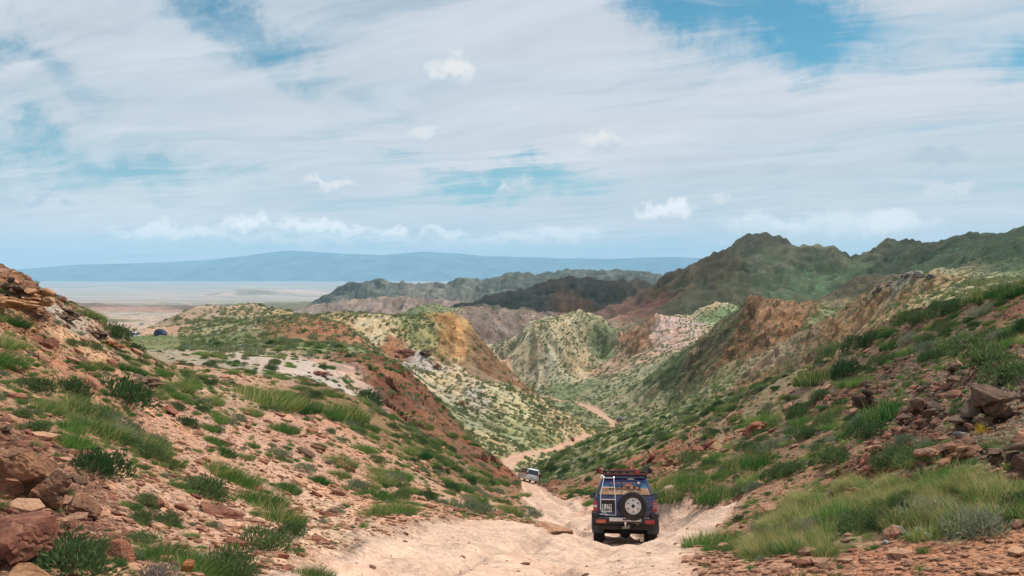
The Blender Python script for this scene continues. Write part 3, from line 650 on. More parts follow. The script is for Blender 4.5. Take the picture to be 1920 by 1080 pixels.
def far_plain():
    u = np.linspace(-1500, 3400, 260); a = (u - U0) / F; y = np.exp(np.linspace(math.log(4450), math.log(31500), 150))
    A, Y = np.meshgrid(a, y); X = A * Y
    Z = np.interp(Y, [4450, 4600, 6500, 9000, 13000, 20000, 32000], [-168.5, -169.6, -205, -232, -250, -256, -258])
    Z += 3.0 * fbm(X / 900, Y / 700, 4) * sstep(4600, 5400, Y)
    # low dark rises out on the plain
    def rise(u0, d, w, l, hgt):
        x0 = (u0 - U0) / F * d
        return hgt * np.exp(-((X - x0) / w) ** 2 - ((Y - d) / l) ** 2) * (0.55 + 0.9 * np.clip(fbm(X / 90, Y / 160, 4, ridged=True), 0, 1))
    for r in ((430, 6600, 170, 300, 46), (470, 6900, 120, 300, 52), (520, 7000, 130, 300, 42), (560, 7200, 150, 300, 36), (610, 7300, 160, 300, 30), (410, 7600, 120, 240, 24)): Z += rise(*r)
    idx = np.arange(X.size).reshape(X.shape); q = np.stack([idx[:-1, :-1], idx[:-1, 1:], idx[1:, 1:], idx[1:, :-1]], -1).reshape(-1, 4)
    m = bpy.data.materials.new('plain_soil'); m.use_nodes = True; B = NB(m.node_tree); bs = m.node_tree.nodes['Principled BSDF']
    bs.inputs['Roughness'].default_value = 1; bs.inputs['Specular IOR Level'].default_value = 0
    pos = B.new('ShaderNodeNewGeometry').outputs['Position']
    s1 = B.noise(B.vm('MULTIPLY', pos, (0.00022, 0.0011, 0.004)), 1.0, 7, 0.62); s2 = B.noise(B.vm('MULTIPLY', pos, (0.0012, 0.004, 0.02)), 1.0, 5, 0.6)
    c = B.mix(B.ss(s1, 0.42, 0.56), lin(158, 154, 148), lin(198, 182, 172)); c = B.mix(B.ss(s2, 0.45, 0.65, 0, 0.6), c, lin(206, 192, 182)); c = B.mix(B.ss(s1, 0.54, 0.59, 0, 0.7), c, lin(112, 120, 118))  # dark streaks: plant cover and cloud shadow put into the colour
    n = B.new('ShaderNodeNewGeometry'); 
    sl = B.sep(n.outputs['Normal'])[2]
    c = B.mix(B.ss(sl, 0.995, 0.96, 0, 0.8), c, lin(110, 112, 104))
    c = B.vm('SCALE', c, 0.74); B.l.new(c, bs.inputs['Base Color'])
    o = mesh_obj('plain_far', np.stack([X, Y, Z], -1).reshape(-1, 3), q, m, smooth=True)
    tag(o, 'hazy desert plain stretching to the blue mountains', 'plain', kind='structure')
far_plain()

def blue_mountains():
    prof = [(-1500, 512), (-600, 512), (-200, 510), (0, 507), (60, 503), (150, 496), (250, 494), (320, 491), (400, 487), (460, 480), (500, 474), (545, 470), (600, 473), (660, 476), (720, 478), (790, 472), (850, 475), (905, 480), (960, 481), (1040, 484), (1150, 485), (1250, 482), (1340, 484), (1500, 488), (1700, 486), (2000, 490), (3400, 495)]
    u = np.linspace(-1500, 3400, 900); a = (u - U0) / F; t = np.linspace(0, 1, 70); A, T = np.meshgrid(a, t); Y = 24000 + T * 7000; X = A * Y
    cv = np.interp(u, [p[0] for p in prof], [p[1] for p in prof])
    top = (512 - cv) / F * 28200 + 262
    s = np.where(T < 0.6, sstep(0.0, 0.6, T) ** 1.1, sstep(1.0, 0.6, T))
    rid = fbm(X / 1100, Y / 1100, 5, ridged=True)
    Z = -262 + top[None] * s * (1 + 0.03 * fbm(X / 700, Y / 5000, 3)) + 170 * rid * s * (1 - s) * 3.0
    idx = np.arange(X.size).reshape(X.shape); q = np.stack([idx[:-1, :-1], idx[:-1, 1:], idx[1:, 1:], idx[1:, :-1]], -1).reshape(-1, 4)
    m = bpy.data.materials.new('far_mountain_rock'); m.use_nodes = True; B = NB(m.node_tree); bs = m.node_tree.nodes['Principled BSDF']
    bs.inputs['Roughness'].default_value = 1; bs.inputs['Specular IOR Level'].default_value = 0
    pos = B.new('ShaderNodeNewGeometry').outputs['Position']
    c = B.mix(B.ss(B.noise(pos, 0.0016, 6, 0.65), .38, .62), lin(34, 62, 84), lin(84, 104, 112)); B.l.new(c, bs.inputs['Base Color'])  # rock colour carries part of the distance haze's blue
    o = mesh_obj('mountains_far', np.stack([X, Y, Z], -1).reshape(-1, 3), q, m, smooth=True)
    tag(o, 'long blue mountain range beyond the plain', 'mountains', kind='structure')
blue_mountains()

def haze_box():
    x, y0, y1, z0, z1 = 50000, -2500, 34000, -275, 1000
    v = [(sx * x, yy, zz) for zz in (z0, z1) for yy in (y0, y1) for sx in (-1, 1)]
    f = [(0, 1, 3, 2), (4, 6, 7, 5), (0, 4, 5, 1), (2, 3, 7, 6), (0, 2, 6, 4), (1, 5, 7, 3)]
    m = bpy.data.materials.new('haze_air'); m.use_nodes = True; nt = m.node_tree; nt.nodes.clear()
    out = nt.nodes.new('ShaderNodeOutputMaterial'); pv = nt.nodes.new('ShaderNodeVolumePrincipled'); nt.links.new(pv.outputs[0], out.inputs['Volume'])
    pv.inputs['Color'].default_value = (0.40, 0.72, 0.97, 1); pv.inputs['Density'].default_value = HAZE; pv.inputs['Anisotropy'].default_value = 0.0
    o = mesh_obj('haze', v, f, m); bm = bmesh.new(); bm.from_mesh(o.data); bmesh.ops.recalc_face_normals(bm, faces=bm.faces); bm.to_mesh(o.data); bm.free()
    tag(o, 'thin blue haze lying over the plain and valley', 'haze', kind='stuff')
HAZE = 4.5e-5
haze_box()
# ---------------------------------------------------------------- plants and stones
rng = np.random.RandomState(5)
def leaf_material(name, c_lo, c_hi, tip=(1.0, 1.0, 1.0), trans=0.3):
    m = bpy.data.materials.new(name); m.use_nodes = True; nt = m.node_tree; nt.nodes.clear(); B = NB(nt)
    out = B.new('ShaderNodeOutputMaterial'); bs = B.new('ShaderNodeBsdfPrincipled'); tr = B.new('ShaderNodeBsdfTranslucent'); mx = B.new('ShaderNodeMixShader')
    rnd = B.new('ShaderNodeObjectInfo').outputs['Random']; tint = B.new('ShaderNodeAttribute', attribute_name='tint').outputs['Color']
    c = B.mix(rnd, c_lo, c_hi); c = B.mix(1.0, c, tint, 'MULTIPLY')
    B.l.new(c, bs.inputs['Base Color']); bs.inputs['Roughness'].default_value = 0.7; bs.inputs['Specular IOR Level'].default_value = 0.2
    B.l.new(c, tr.inputs[0]); mx.inputs[0].default_value = trans
    B.l.new(bs.outputs[0], mx.inputs[1]); B.l.new(tr.outputs[0], mx.inputs[2]); B.l.new(mx.outputs[0], out.inputs[0])
    return m
M_GRASS = leaf_material('grass_blade', lin(50, 102, 52), lin(104, 144, 72), trans=0.42)
M_SHRUB = leaf_material('shrub_leaf', lin(56, 90, 54), lin(108, 130, 84), trans=0.35)
M_FAR = leaf_material('far_scrub_leaf', lin(98, 120, 80), lin(150, 158, 116), trans=0.4)
M_SAGE = leaf_material('sage_leaf', lin(112, 130, 104), lin(148, 156, 132))
M_STRAW = leaf_material('straw_blade', lin(176, 164, 108), lin(206, 194, 140), trans=0.4)
M_GREYTWIG = leaf_material('grey_twig', lin(138, 134, 126), lin(168, 160, 150), trans=0.1)

def set_tint(me, t):
    a = me.attributes.new('tint', 'FLOAT_COLOR', 'POINT'); c = np.ones((len(t), 4), np.float32); c[:, :3] = t; a.data.foreach_set('color', c.ravel())

def blades_mesh(name, n, rad, hgt, wid, mats, lean=0.55, wind=(0.22, 0.05), seg=3, straw=0.0, seed=0, curl=0.5):
    r = np.random.RandomState(seed)
    V, Fc, T, MI = [], [], [], []
    for k in range(n):
        q = math.sqrt(r.rand()); a = r.rand() * 6.283; bx, by = q * rad * math.cos(a), q * rad * math.sin(a) * 0.85
        isS = r.rand() < straw
        L = hgt * (0.55 + 0.6 * r.rand()) * (1.1 - 0.55 * q) * (1.5 if isS else 1)
        w = wid * (0.6 + 0.8 * r.rand()) * (0.6 if isS else 1)
        dx = math.cos(a) * lean * q + wind[0] + 0.35 * r.randn(); dy = math.sin(a) * lean * q + wind[1] + 0.35 * r.randn()
        sx, sy = -math.sin(a + r.randn() * 0.9), math.cos(a + r.randn() * 0.9)
        b = len(V); base = r.uniform(0.62, 1.12); warm = r.uniform(-0.12, 0.2)
        for s in range(seg + 1):
            t = s / seg; bend = t * (1 - curl) + t * t * curl
            cx, cy, cz = bx + dx * L * bend, by + dy * L * bend, L * (t - 0.28 * t * t * (dx * dx + dy * dy) * curl) - 0.03
            ww = w * (1 - t) ** 0.7 if s < seg else 0
            sh = base * (0.85 + 0.3 * t); tc = (sh * (1 + warm * t), sh, sh * (1 - 0.3 * abs(warm)))
            if s < seg:
                V += [(cx - sx * ww, cy - sy * ww, cz), (cx + sx * ww, cy + sy * ww, cz)]; T += [tc, tc]
            else:
                V.append((cx, cy, cz)); T.append(tc)
        for s in range(seg - 1): Fc.append((b + 2 * s, b + 2 * s + 1, b + 2 * s + 3, b + 2 * s + 2)); MI.append(int(isS))
        Fc.append((b + 2 * seg - 2, b + 2 * seg - 1, b + 2 * seg)); MI.append(int(isS))
    me = bpy.data.meshes.new(name); me.from_pydata(V, [], Fc)
    for m in mats: me.materials.append(m)
    me.polygons.foreach_set('material_index', np.array(MI, np.int32) if len(mats) > 1 else np.zeros(len(MI), np.int32)); set_tint(me, np.array(T)); me.update()
    return me

def shrub_mesh(name, n, rad, hgt, leaf, mats, seed=0, stems=9):
    r = np.random.RandomState(seed); V, Fc, T, MI = [], [], [], []
    lob = [(r.uniform(-.5, .5) * rad, r.uniform(-.5, .5) * rad, r.uniform(.5, .75) * rad) for _ in range(4)]
    for k in range(n):
        lx, ly, lr = lob[k % 4]
        d = r.randn(3); d /= np.linalg.norm(d); d[2] = abs(d[2])
        q = r.uniform(0.45, 1.0) ** 0.6
        p = np.array([lx + d[0] * lr * q, ly + d[1] * lr * q, d[2] * hgt * q * (0.75 + 0.5 * lr / rad) * r.uniform(.8, 1.1)])
        ax = d * 0.8 + np.array([0.15, 0, 0.7]) + 0.5 * r.randn(3); ax /= np.linalg.norm(ax)
        sd = np.cross(ax, r.randn(3)); sd /= np.linalg.norm(sd) + 1e-6
        L = leaf * r.uniform(.7, 1.6); w = leaf * 0.16 * r.uniform(.7, 1.4)
        b = len(V); t = r.uniform(.65, 1.15); t = (t * r.uniform(.95, 1.15), t, t * .95)
        V += [tuple(p - sd * w * .6), tuple(p + sd * w * .6), tuple(p + ax * L * .6 + sd * w), tuple(p + ax * L), tuple(p + ax * L * .6 - sd * w)]
        Fc.append((b, b + 1, b + 2, b + 3, b + 4)); T += [t] * 5; MI.append(0)
    for k in range(stems):
        a = r.rand() * 6.283; e = np.array([math.cos(a) * rad * .8, math.sin(a) * rad * .8, hgt * r.uniform(.5, 1)]); b = len(V); w = 0.012 * rad * 2
        V += [(-w, 0, 0), (w, 0, 0), tuple(e + np.array([w * .4, 0, 0])), tuple(e), (0, -w, 0), (0, w, 0)]
        Fc += [(b, b + 1, b + 2, b + 3), (b + 4, b + 5, b + 2, b + 3)]; T += [(0.55, .42, .34)] * 6; MI += [1, 1]
    me = bpy.data.meshes.new(name); me.from_pydata(V, [], Fc)
    for m in mats: me.materials.append(m)
    me.polygons.foreach_set('material_index', np.array(MI, np.int32)); set_tint(me, np.array(T)); me.update()
    return me

GRASS_ME = [blades_mesh('grass_clump', 1150, .5, .34, .0055, [M_GRASS, M_STRAW], seed=i, straw=(0.03, 0.10, 0.28)[i % 3], wind=(0.30, 0.0)) for i in range(6)]
TALL_ME = [blades_mesh('tall_grass', 300, .42, .62, .005, [M_GRASS, M_STRAW], seed=20 + i, straw=(0.2, 0.34, 0.5)[i % 3], lean=.35, wind=(-.34, 0.0), curl=.7) for i in range(4)]
SHRUB_ME = [shrub_mesh('shrub', 1700, .5, .32, .050, [M_SHRUB, M_GREYTWIG], seed=40 + i) for i in range(4)]
SAGE_ME = [shrub_mesh('sage', 1300, .5, .30, .052, [M_SAGE, M_GREYTWIG], seed=60 + i) for i in range(3)]
TWIG_ME = [shrub_mesh('twig', 900, .5, .32, .06, [M_GREYTWIG, M_GREYTWIG], seed=70)]
FAR_ME = [shrub_mesh('far_scrub', 60, .5, .36, .24, [M_FAR if i % 3 else M_SAGE, M_GREYTWIG], seed=80 + i, stems=1) for i in range(6)]
FARG_ME = [blades_mesh('far_grass', 60, .5, .40, .03, [M_GRASS, M_STRAW], seed=90 + i, seg=2, straw=.08) for i in range(3)]

def rock_material(name, c1, c2, c3, lich=0.5, sc=1.0):
    m = bpy.data.materials.new(name); m.use_nodes = True; B = NB(m.node_tree); bs = m.node_tree.nodes['Principled BSDF']
    bs.inputs['Roughness'].default_value = 0.9; bs.inputs['Specular IOR Level'].default_value = 0.2
    tc = B.new('ShaderNodeTexCoord').outputs['Object']; rnd = B.new('ShaderNodeObjectInfo').outputs['Random']
    tc = B.vm('ADD', tc, B.comb(B.m('MULTIPLY', rnd, 40), B.m('MULTIPLY', rnd, 17), 0.0))
    a = B.noise(tc, 1.6 * sc, 6, .65, .4); b = B.noise(tc, 9 * sc, 5, .7); c = B.noise(B.vm('ADD', tc, (9, 2, 5)), 2.6 * sc, 6, .72)
    col = B.mix(B.ss(a, .38, .62), c1, c2); col = B.mix(B.ss(b, .45, .7, 0, .6), col, c3); col = B.mix(B.ss(c, .55, .66, 0, lich), col, lin(92, 92, 84))
    col = B.mix(1.0, col, B.comb(B.m('ADD', .72, B.m('MULTIPLY', rnd, .5)), B.m('ADD', .72, B.m('MULTIPLY', rnd, .5)), B.m('ADD', .74, B.m('MULTIPLY', rnd, .48))), 'MULTIPLY')
    B.l.new(col, bs.inputs['Base Color'])
    vor = B.new('ShaderNodeTexVoronoi', feature='DISTANCE_TO_EDGE'); vor.inputs['Scale'].default_value = 2.4 * sc; B.put(vor.inputs['Vector'], B.vm('ADD', tc, B.vm('SCALE', B.noise(tc, 2.0 * sc, 3, .6, col=True), .5)))
    h = B.m('ADD', B.m('MULTIPLY', b, .25), B.m('MULTIPLY', B.ss(vor.outputs[0], 0, .05), .16)); h = B.m('ADD', h, B.m('MULTIPLY', a, .3))
    bp = B.new('ShaderNodeBump'); bp.inputs['Strength'].default_value = .7; bp.inputs['Distance'].default_value = .12; B.l.new(h, bp.inputs['Height']); B.l.new(bp.outputs[0], bs.inputs['Normal'])
    return m
A_ = lambda r, g, b, k=.60: tuple(c * k for c in lin(r, g, b))
M_RED = rock_material('red_rock', A_(170, 108, 86), A_(132, 86, 70), A_(196, 146, 114))
M_TAN = rock_material('tan_rock', A_(190, 144, 104), A_(150, 104, 74), A_(210, 174, 134))
M_BROWN = rock_material('brown_rock', A_(168, 120, 90), A_(120, 88, 70), A_(196, 150, 112), .55)
M_DARK = rock_material('dark_rock', A_(122, 94, 74), A_(90, 74, 64), A_(158, 122, 94), .5)
M_GREYR = rock_material('grey_rock', A_(196, 186, 174), A_(164, 156, 148), A_(214, 206, 196), .3)
M_RUST = rock_material('rust_rock', A_(180, 116, 74), A_(150, 94, 62), A_(200, 146, 100), .2)
M_SCREE = rock_material('scree_stone', A_(214, 164, 130), A_(176, 120, 94), A_(234, 208, 176), .15)

def rock_mesh(name, mat, seed, sub=3, squash=(1, 1, .7), planes=11, rough=.10, strata=0.0, flat=True):
    r = np.random.RandomState(seed); bm = bmesh.new(); bmesh.ops.create_icosphere(bm, subdivisions=sub, radius=1)
    P = np.array([v.co[:] for v in bm.verts]); N = r.randn(planes, 3); N /= np.linalg.norm(N, axis=1)[:, None]; H = r.uniform(.46, .78, planes)
    dt = np.maximum(P @ N.T, 1e-3); rad = np.minimum((H / dt).min(1), 1.05)
    P = P * rad[:, None]
    n = gnoise(P[:, 0] * 2 + seed, P[:, 1] * 2, P[:, 2] * 2) + .5 * gnoise(P[:, 0] * 5 + seed, P[:, 1] * 5, P[:, 2] * 5) + .3 * gnoise(P[:, 0] * 11 + seed, P[:, 1] * 11, P[:, 2] * 11)
    P *= (1 + rough * n)[:, None]
    if strata:
        q = P[:, 2] * strata + .3 * P[:, 0] * strata + .5 * gnoise(P[:, 0] * 2, P[:, 1] * 2 + seed); fr = q - np.floor(q)
        P[:, :2] *= (1 + .16 * (fr - .5) + .08 * _VAL[np.floor(q).astype(int) & 4095])[:, None]
    P *= np.array(squash)[None] * .5
    for v, p in zip(bm.verts, P): v.co = p
    me = bpy.data.meshes.new(name); bm.to_mesh(me); bm.free(); me.materials.append(mat)
    if not flat: me.polygons.foreach_set('use_smooth', np.ones(len(me.polygons), bool))
    return me
STONE_ME = [rock_mesh('stone', M_SCREE if i % 4 else M_RED, 100 + i, 1, (1.2, .95, .5 + .1 * (i % 3)), 12, .06) for i in range(7)]

def lib(name, meshes):
    c = bpy.data.collections.new(name)
    for i, me in enumerate(meshes):
        o = bpy.data.objects.new('%s_%02d' % (name, i), me); c.objects.link(o)
    return c
def scatter_stuff(name, meshes, P, Rz, Nrm, S, idx, label, cat, tilt=0.5):
    """one object: points carrying instances of the given meshes"""
    me = bpy.data.meshes.new(name); me.vertices.add(len(P)); me.vertices.foreach_set('co', np.asarray(P, np.float32).ravel())
    up = np.array([0, 0, 1.0]); n = Nrm * tilt + up * (1 - tilt); n /= np.linalg.norm(n, axis=1)[:, None]
    rx = -np.arcsin(np.clip(n[:, 1], -1, 1)); ry = np.arctan2(n[:, 0], n[:, 2])
    # Euler XYZ: spin about z first, then tilt
    cz, sz = np.cos(Rz), np.sin(Rz)
    xa = np.stack([cz, sz, np.zeros_like(cz)], 1); xa = xa - n * (xa * n).sum(1)[:, None]; xa /= np.linalg.norm(xa, axis=1)[:, None]; ya = np.cross(n, xa)
    e_y = -np.arcsin(np.clip(xa[:, 2], -1, 1)); e_z = np.arctan2(xa[:, 1], xa[:, 0]); e_x = np.arctan2(ya[:, 2], n[:, 2])
    rot = np.stack([e_x, e_y, e_z], 1).astype(np.float32)
    for an, ty, key, arr in (('rot', 'FLOAT_VECTOR', 'vector', rot), ('scl', 'FLOAT', 'value', np.asarray(S, np.float32)), ('pick', 'INT', 'value', np.asarray(idx, np.int32))):
        at = me.attributes.new(an, ty, 'POINT'); at.data.foreach_set(key, np.ascontiguousarray(arr).ravel())
    o = bpy.data.objects.new(name, me); COL.objects.link(o); tag(o, label, cat, kind='stuff')
    ng = bpy.data.node_groups.new(name + '_scatter', 'GeometryNodeTree')
    ng.interface.new_socket('Geometry', in_out='INPUT', socket_type='NodeSocketGeometry'); ng.interface.new_socket('Geometry', in_out='OUTPUT', socket_type='NodeSocketGeometry')
    B = NB(ng); gi = B.new('NodeGroupInput'); go = B.new('NodeGroupOutput'); iop = B.new('GeometryNodeInstanceOnPoints'); ci = B.new('GeometryNodeCollectionInfo')
    ci.inputs['Collection'].default_value = lib(name + '_kinds', meshes); ci.inputs['Separate Children'].default_value = True; ci.inputs['Reset Children'].default_value = True
    def at(nm, ty):
        n = B.new('GeometryNodeInputNamedAttribute', data_type=ty); n.inputs['Name'].default_value = nm; return n.outputs['Attribute']
    B.l.new(gi.outputs[0], iop.inputs['Points']); B.l.new(ci.outputs[0], iop.inputs['Instance']); iop.inputs['Pick Instance'].default_value = True
    B.l.new(at('pick', 'INT'), iop.inputs['Instance Index'])
    e2r = B.new('FunctionNodeEulerToRotation'); B.l.new(at('rot', 'FLOAT_VECTOR'), e2r.inputs[0]); B.l.new(e2r.outputs[0], iop.inputs['Rotation'])
    B.l.new(at('scl', 'FLOAT'), iop.inputs['Scale']); B.l.new(iop.outputs[0], go.inputs[0])
    md = o.modifiers.new('scatter', 'NODES'); md.node_group = ng
    return o

# --- cells of the terrain grid, for dealing plants out over real ground area
P00 = PTS[:-1, :-1]; _e1 = PTS[:-1, 1:] - P00; _e2 = PTS[1:, :-1] - P00
CAREA = np.linalg.norm(np.cross(_e1, _e2), axis=-1)
CD = P00[..., 1]; CU = np.broadcast_to(GU[None, :-1], CD.shape)
_vv = proj_v(PTS[..., 2], PTS[..., 1]); _run = np.minimum.accumulate(np.where(YY > 4, _vv, 5000), 0)
CVIS = ((_vv[:-1, :-1] <= _run[:-1, :-1] + 6) & (_vv[:-1, :-1] < 1110) & (CU > -30) & (CU < 1950))
CN = NRM[:-1, :-1]
def deal(weight, n):
    w = (weight * CAREA).reshape(-1); c = np.cumsum(w)
    k = np.searchsorted(c, rng.rand(n) * c[-1]); k = np.minimum(k, len(w) - 1)
    a, b = rng.rand(n, 1), rng.rand(n, 1)
    p = P00.reshape(-1, 3)[k] + _e1.reshape(-1, 3)[k] * a + _e2.reshape(-1, 3)[k] * b
    return p, CN.reshape(-1, 3)[k], k

def outcrop_mesh(name, mat, seed, blocks=26, squash=(1, .8, .6), dip=18):
    """a crag of angular blocks that share one bedding dip"""
    r = np.random.RandomState(seed); V, Fc = [], []
    base = Euler((R(r.uniform(-8, 8)), R(dip), R(r.uniform(-15, 15)))).to_matrix()
    for k in range(blocks):
        me = rock_mesh('tmp', mat, seed * 50 + k, 2 + (k < 3), (r.uniform(.6, 1.3), r.uniform(.5, 1.0), r.uniform(.22, .5)), 15, .08)
        P = np.array([v.co[:] for v in me.vertices]); P = P @ np.array(base @ Euler((r.uniform(-.2, .2), r.uniform(-.2, .2), r.uniform(0, 6.28))).to_matrix()).T
        q = math.sqrt(r.rand()); a = r.rand() * 6.283; sc = r.uniform(.22, .55) * (1.15 - .5 * q)
        P = P * sc + np.array([.36 * q * math.cos(a), .33 * q * math.sin(a), (.30 * (1 - q) + r.uniform(-.12, .10))])
        b = len(V); V += [tuple(p) for p in P * np.array([1, squash[1] / .8, squash[2] / .62])]; Fc += [tuple(b + i for i in f.vertices) for f in me.polygons]; bpy.data.meshes.remove(me)
    me = bpy.data.meshes.new(name); me.from_pydata(V, [], Fc); me.materials.append(mat); me.update()
    return me

RUB_ME = [rock_mesh('rubble', (M_DARK, M_BROWN, M_RED)[i % 3], 200 + i, 2, (1.2, .85, .45 + .08 * (i % 4)), 14, .07) for i in range(9)]
def put(name, me, p, n, s, rz, label, cat, group=None, tilt=.5, sink=0.0):
    o = bpy.data.objects.new(name, me); COL.objects.link(o)
    up = (Vector(n) * tilt + Vector((0, 0, 1 - tilt))).normalized()
    q = Vector((0, 0, 1)).rotation_difference(up)
    o.rotation_mode = 'QUATERNION'; o.rotation_quaternion = q @ Euler((0, 0, rz)).to_quaternion()
    o.location = Vector(p) - up * sink; o.scale = (s, s, s) if not hasattr(s, '__len__') else s
    return tag(o, label, cat, group)

# plants one can point to in the photograph: column, row of the foot, width in photo pixels, kind, label
KEY = [(15,548,52,'g','small green grass clump high on the left skyline rock'),(16,607,58,'g','green grass clump under the dark overhang at the left edge'),(10,648,64,'g','big green grass clump at the left edge below the overhang'),
 (70,735,70,'s','grey green shrub at the left edge above the brown outcrop'),(150,690,46,'g','round green clump, first of a pair on the upper left slope'),(186,690,42,'g','round green clump, second of a pair on the upper left slope'),(240,755,105,'s','broad dusty green shrub in the middle of the left slope'),
 (190,775,60,'g','bright grass clump hanging below the broad dusty shrub'),(80,772,56,'g','tall dark green clump just above the brown outcrop'),(150,745,80,'s','loose grey green shrub left of the broad dusty shrub'),(226,690,40,'g','tufted grass clump at the end of the rock ledge'),(330,730,54,'g','leaning grass clump where the left slope meets the grey hump'),
 (300,700,42,'g','grass clump below the parked white car'),(266,836,78,'g','bright hair-like grass dome on the left scree'),(303,842,42,'s','dull shrub beside the bright grass dome'),(138,842,84,'g','grass clump with straw stems beside the brown outcrop'),(185,888,104,'s','large dark shrub with purple twigs on the left scree'),
 (396,756,42,'g','small dense clump above the pale scree'),(386,806,38,'g','narrow upright clump on the pale scree'),(350,800,44,'s','grey shrub beside the narrow upright clump'),(500,760,105,'g','wide grass bed below the grey hump'),(552,766,80,'g','grass clump at the end of the wide grass bed'),(466,742,60,'g','grass clump at the start of the wide grass bed'),
 (640,782,88,'g','windswept grass clump above the brown gully'),(612,780,56,'g','smaller grass clump beside the windswept one'),(700,760,64,'s','dark shrub in the mouth of the brown gully'),(405,885,66,'g','upper end of the long green strip on the left scree'),(440,905,76,'g','dense clump in the long green strip'),
 (480,945,96,'g','largest clump of the long green strip'),(520,978,90,'g','lower clump of the long green strip'),(535,920,56,'g','dark cushion beside the long green strip'),(470,838,28,'g','tiny green cushion alone on the pale scree'),(632,893,38,'g','round green cushion alone near the track bank'),
 (592,904,40,'g','green cushion with a grey neighbour near the track bank'),(572,884,38,'a','grey green cushion near the track bank'),(708,905,52,'g','grass clump high in the line running down to the track'),(702,935,66,'g','grass clump in the middle of the line running down to the track'),(736,962,70,'g','lowest grass clump of the line running down to the track'),
 (762,850,40,'g','small clump on the bank above the gully'),(783,856,46,'g','clump beside the small one on the bank above the gully'),(268,980,58,'s','low leafy shrub beside the red stone block'),(325,985,56,'s','thin straggly shrub beside the low leafy shrub'),(125,1072,175,'s','broad leafy bush at the foot of the red boulder'),
 (300,1050,100,'g','green clump right of the red boulder'),(285,1090,80,'t','dead grey twiggy shrub at the bottom edge'),(450,1082,130,'s','leafy bush with yellow flowers at the bottom edge'),(500,1032,96,'s','grey leafed shrub above the flowering bush'),(588,1082,64,'g','pale grass clump beside the track at the bottom edge'),
 (545,1005,60,'s','leafy sprig on the cream rock beside the track'),(375,1072,90,'g','bright clump beside the rust coloured stone'),(1270,905,52,'g','green clump just right of the blue vehicle'),(1312,912,76,'g','rounded clump on the slope right of the blue vehicle'),(1352,935,84,'g','broad clump beside the bare dirt right of the blue vehicle'),
 (1245,935,60,'g','clump behind the right mirror of the blue vehicle'),(1300,868,50,'s','shrub above the rounded clump on the right slope'),(1440,795,70,'g','clump below the jutting brown rock'),(1500,786,60,'s','dark shrub on the right slope below the tan ridge'),(1432,872,70,'g','upright clump in the middle of the right slope'),
 (1482,890,60,'s','dark clump in the middle of the right slope'),(1415,905,58,'g','clump low on the right slope'),(1570,868,70,'s','dark shrub left of the black outcrop'),(1672,780,105,'g','bright green bush growing in the black outcrop'),(1625,650,70,'s','dark shrub on the edge of the right skyline'),(1562,668,60,'s','shrub below the right skyline edge'),
 (1592,708,76,'s','dark shrub above the jutting outcrop block'),(1530,716,70,'g','pale grass clump on the knoll left of the outcrop'),(1720,606,60,'s','shrub on the right skyline below the grey rocks'),(1782,592,66,'s','shrub on the right skyline'),(1842,562,58,'g','dark clump near the top of the right skyline'),(1885,552,64,'g','topmost dark clump at the right skyline'),
 (1842,690,130,'s','big dark green bush high on the right slope'),(1895,716,95,'s','leafy bush at the right edge below the big dark bush'),(1898,650,56,'g','round bush at the right edge'),(1702,646,48,'a','grey green cushion on the upper right slope'),(1742,656,46,'a','second grey green cushion on the upper right slope'),
 (1700,832,50,'a','silvery upright sage plant on the black outcrop'),(1790,905,110,'g','huge dark bush under the black outcrop'),(1838,815,24,'y','small yellow flowering plant on the black outcrop')]
M_YEL = leaf_material('yellow_flower', lin(206, 176, 40), lin(226, 200, 70), trans=.2)
YEL_ME = [shrub_mesh('flower', 260, .5, .6, .09, [M_YEL, M_GREYTWIG], seed=77)]
KM = {'g': (GRASS_ME, 'grass_clump', 'grass clump'), 's': (SHRUB_ME, 'shrub', 'shrub'), 'a': (SAGE_ME, 'sage_shrub', 'shrub'), 't': (TWIG_ME, 'dry_shrub', 'shrub'), 'y': (YEL_ME, 'flowering_plant', 'plant')}
keyxy = []
for i, (u, v, w, k, lab) in enumerate(KEY):
    p, n, _ = pick(u, v); s = w * p.y / F * 1.25
    mes, nm, cat = KM[k]
    put(nm, mes[i % len(mes)], p, n, (s, s * .8, s * (1.05 if k == 'g' else 1.0)), (rng.rand() - .5) * .9, lab, cat, tilt=.35, sink=.02 * s)
    keyxy.append((p.x, p.y, s * .4))
keyxy = np.array(keyxy)

ONL = CU < np.interp(CD, [p[2] for p in ROAD], [p[0] for p in ROAD])
C_COVER, C_ROCK, C_ROAD = COVER[:-1, :-1], ROCKP[:-1, :-1], ROADM[:-1, :-1]
def clear_of_keys(p, s):
    ok = np.ones(len(p), bool)
    near = p[:, 1] < 120
    for x, y, r in keyxy: ok &= ~(near & (np.hypot(p[:, 0] - x, p[:, 1] - y) < r + s * .3))
    return ok

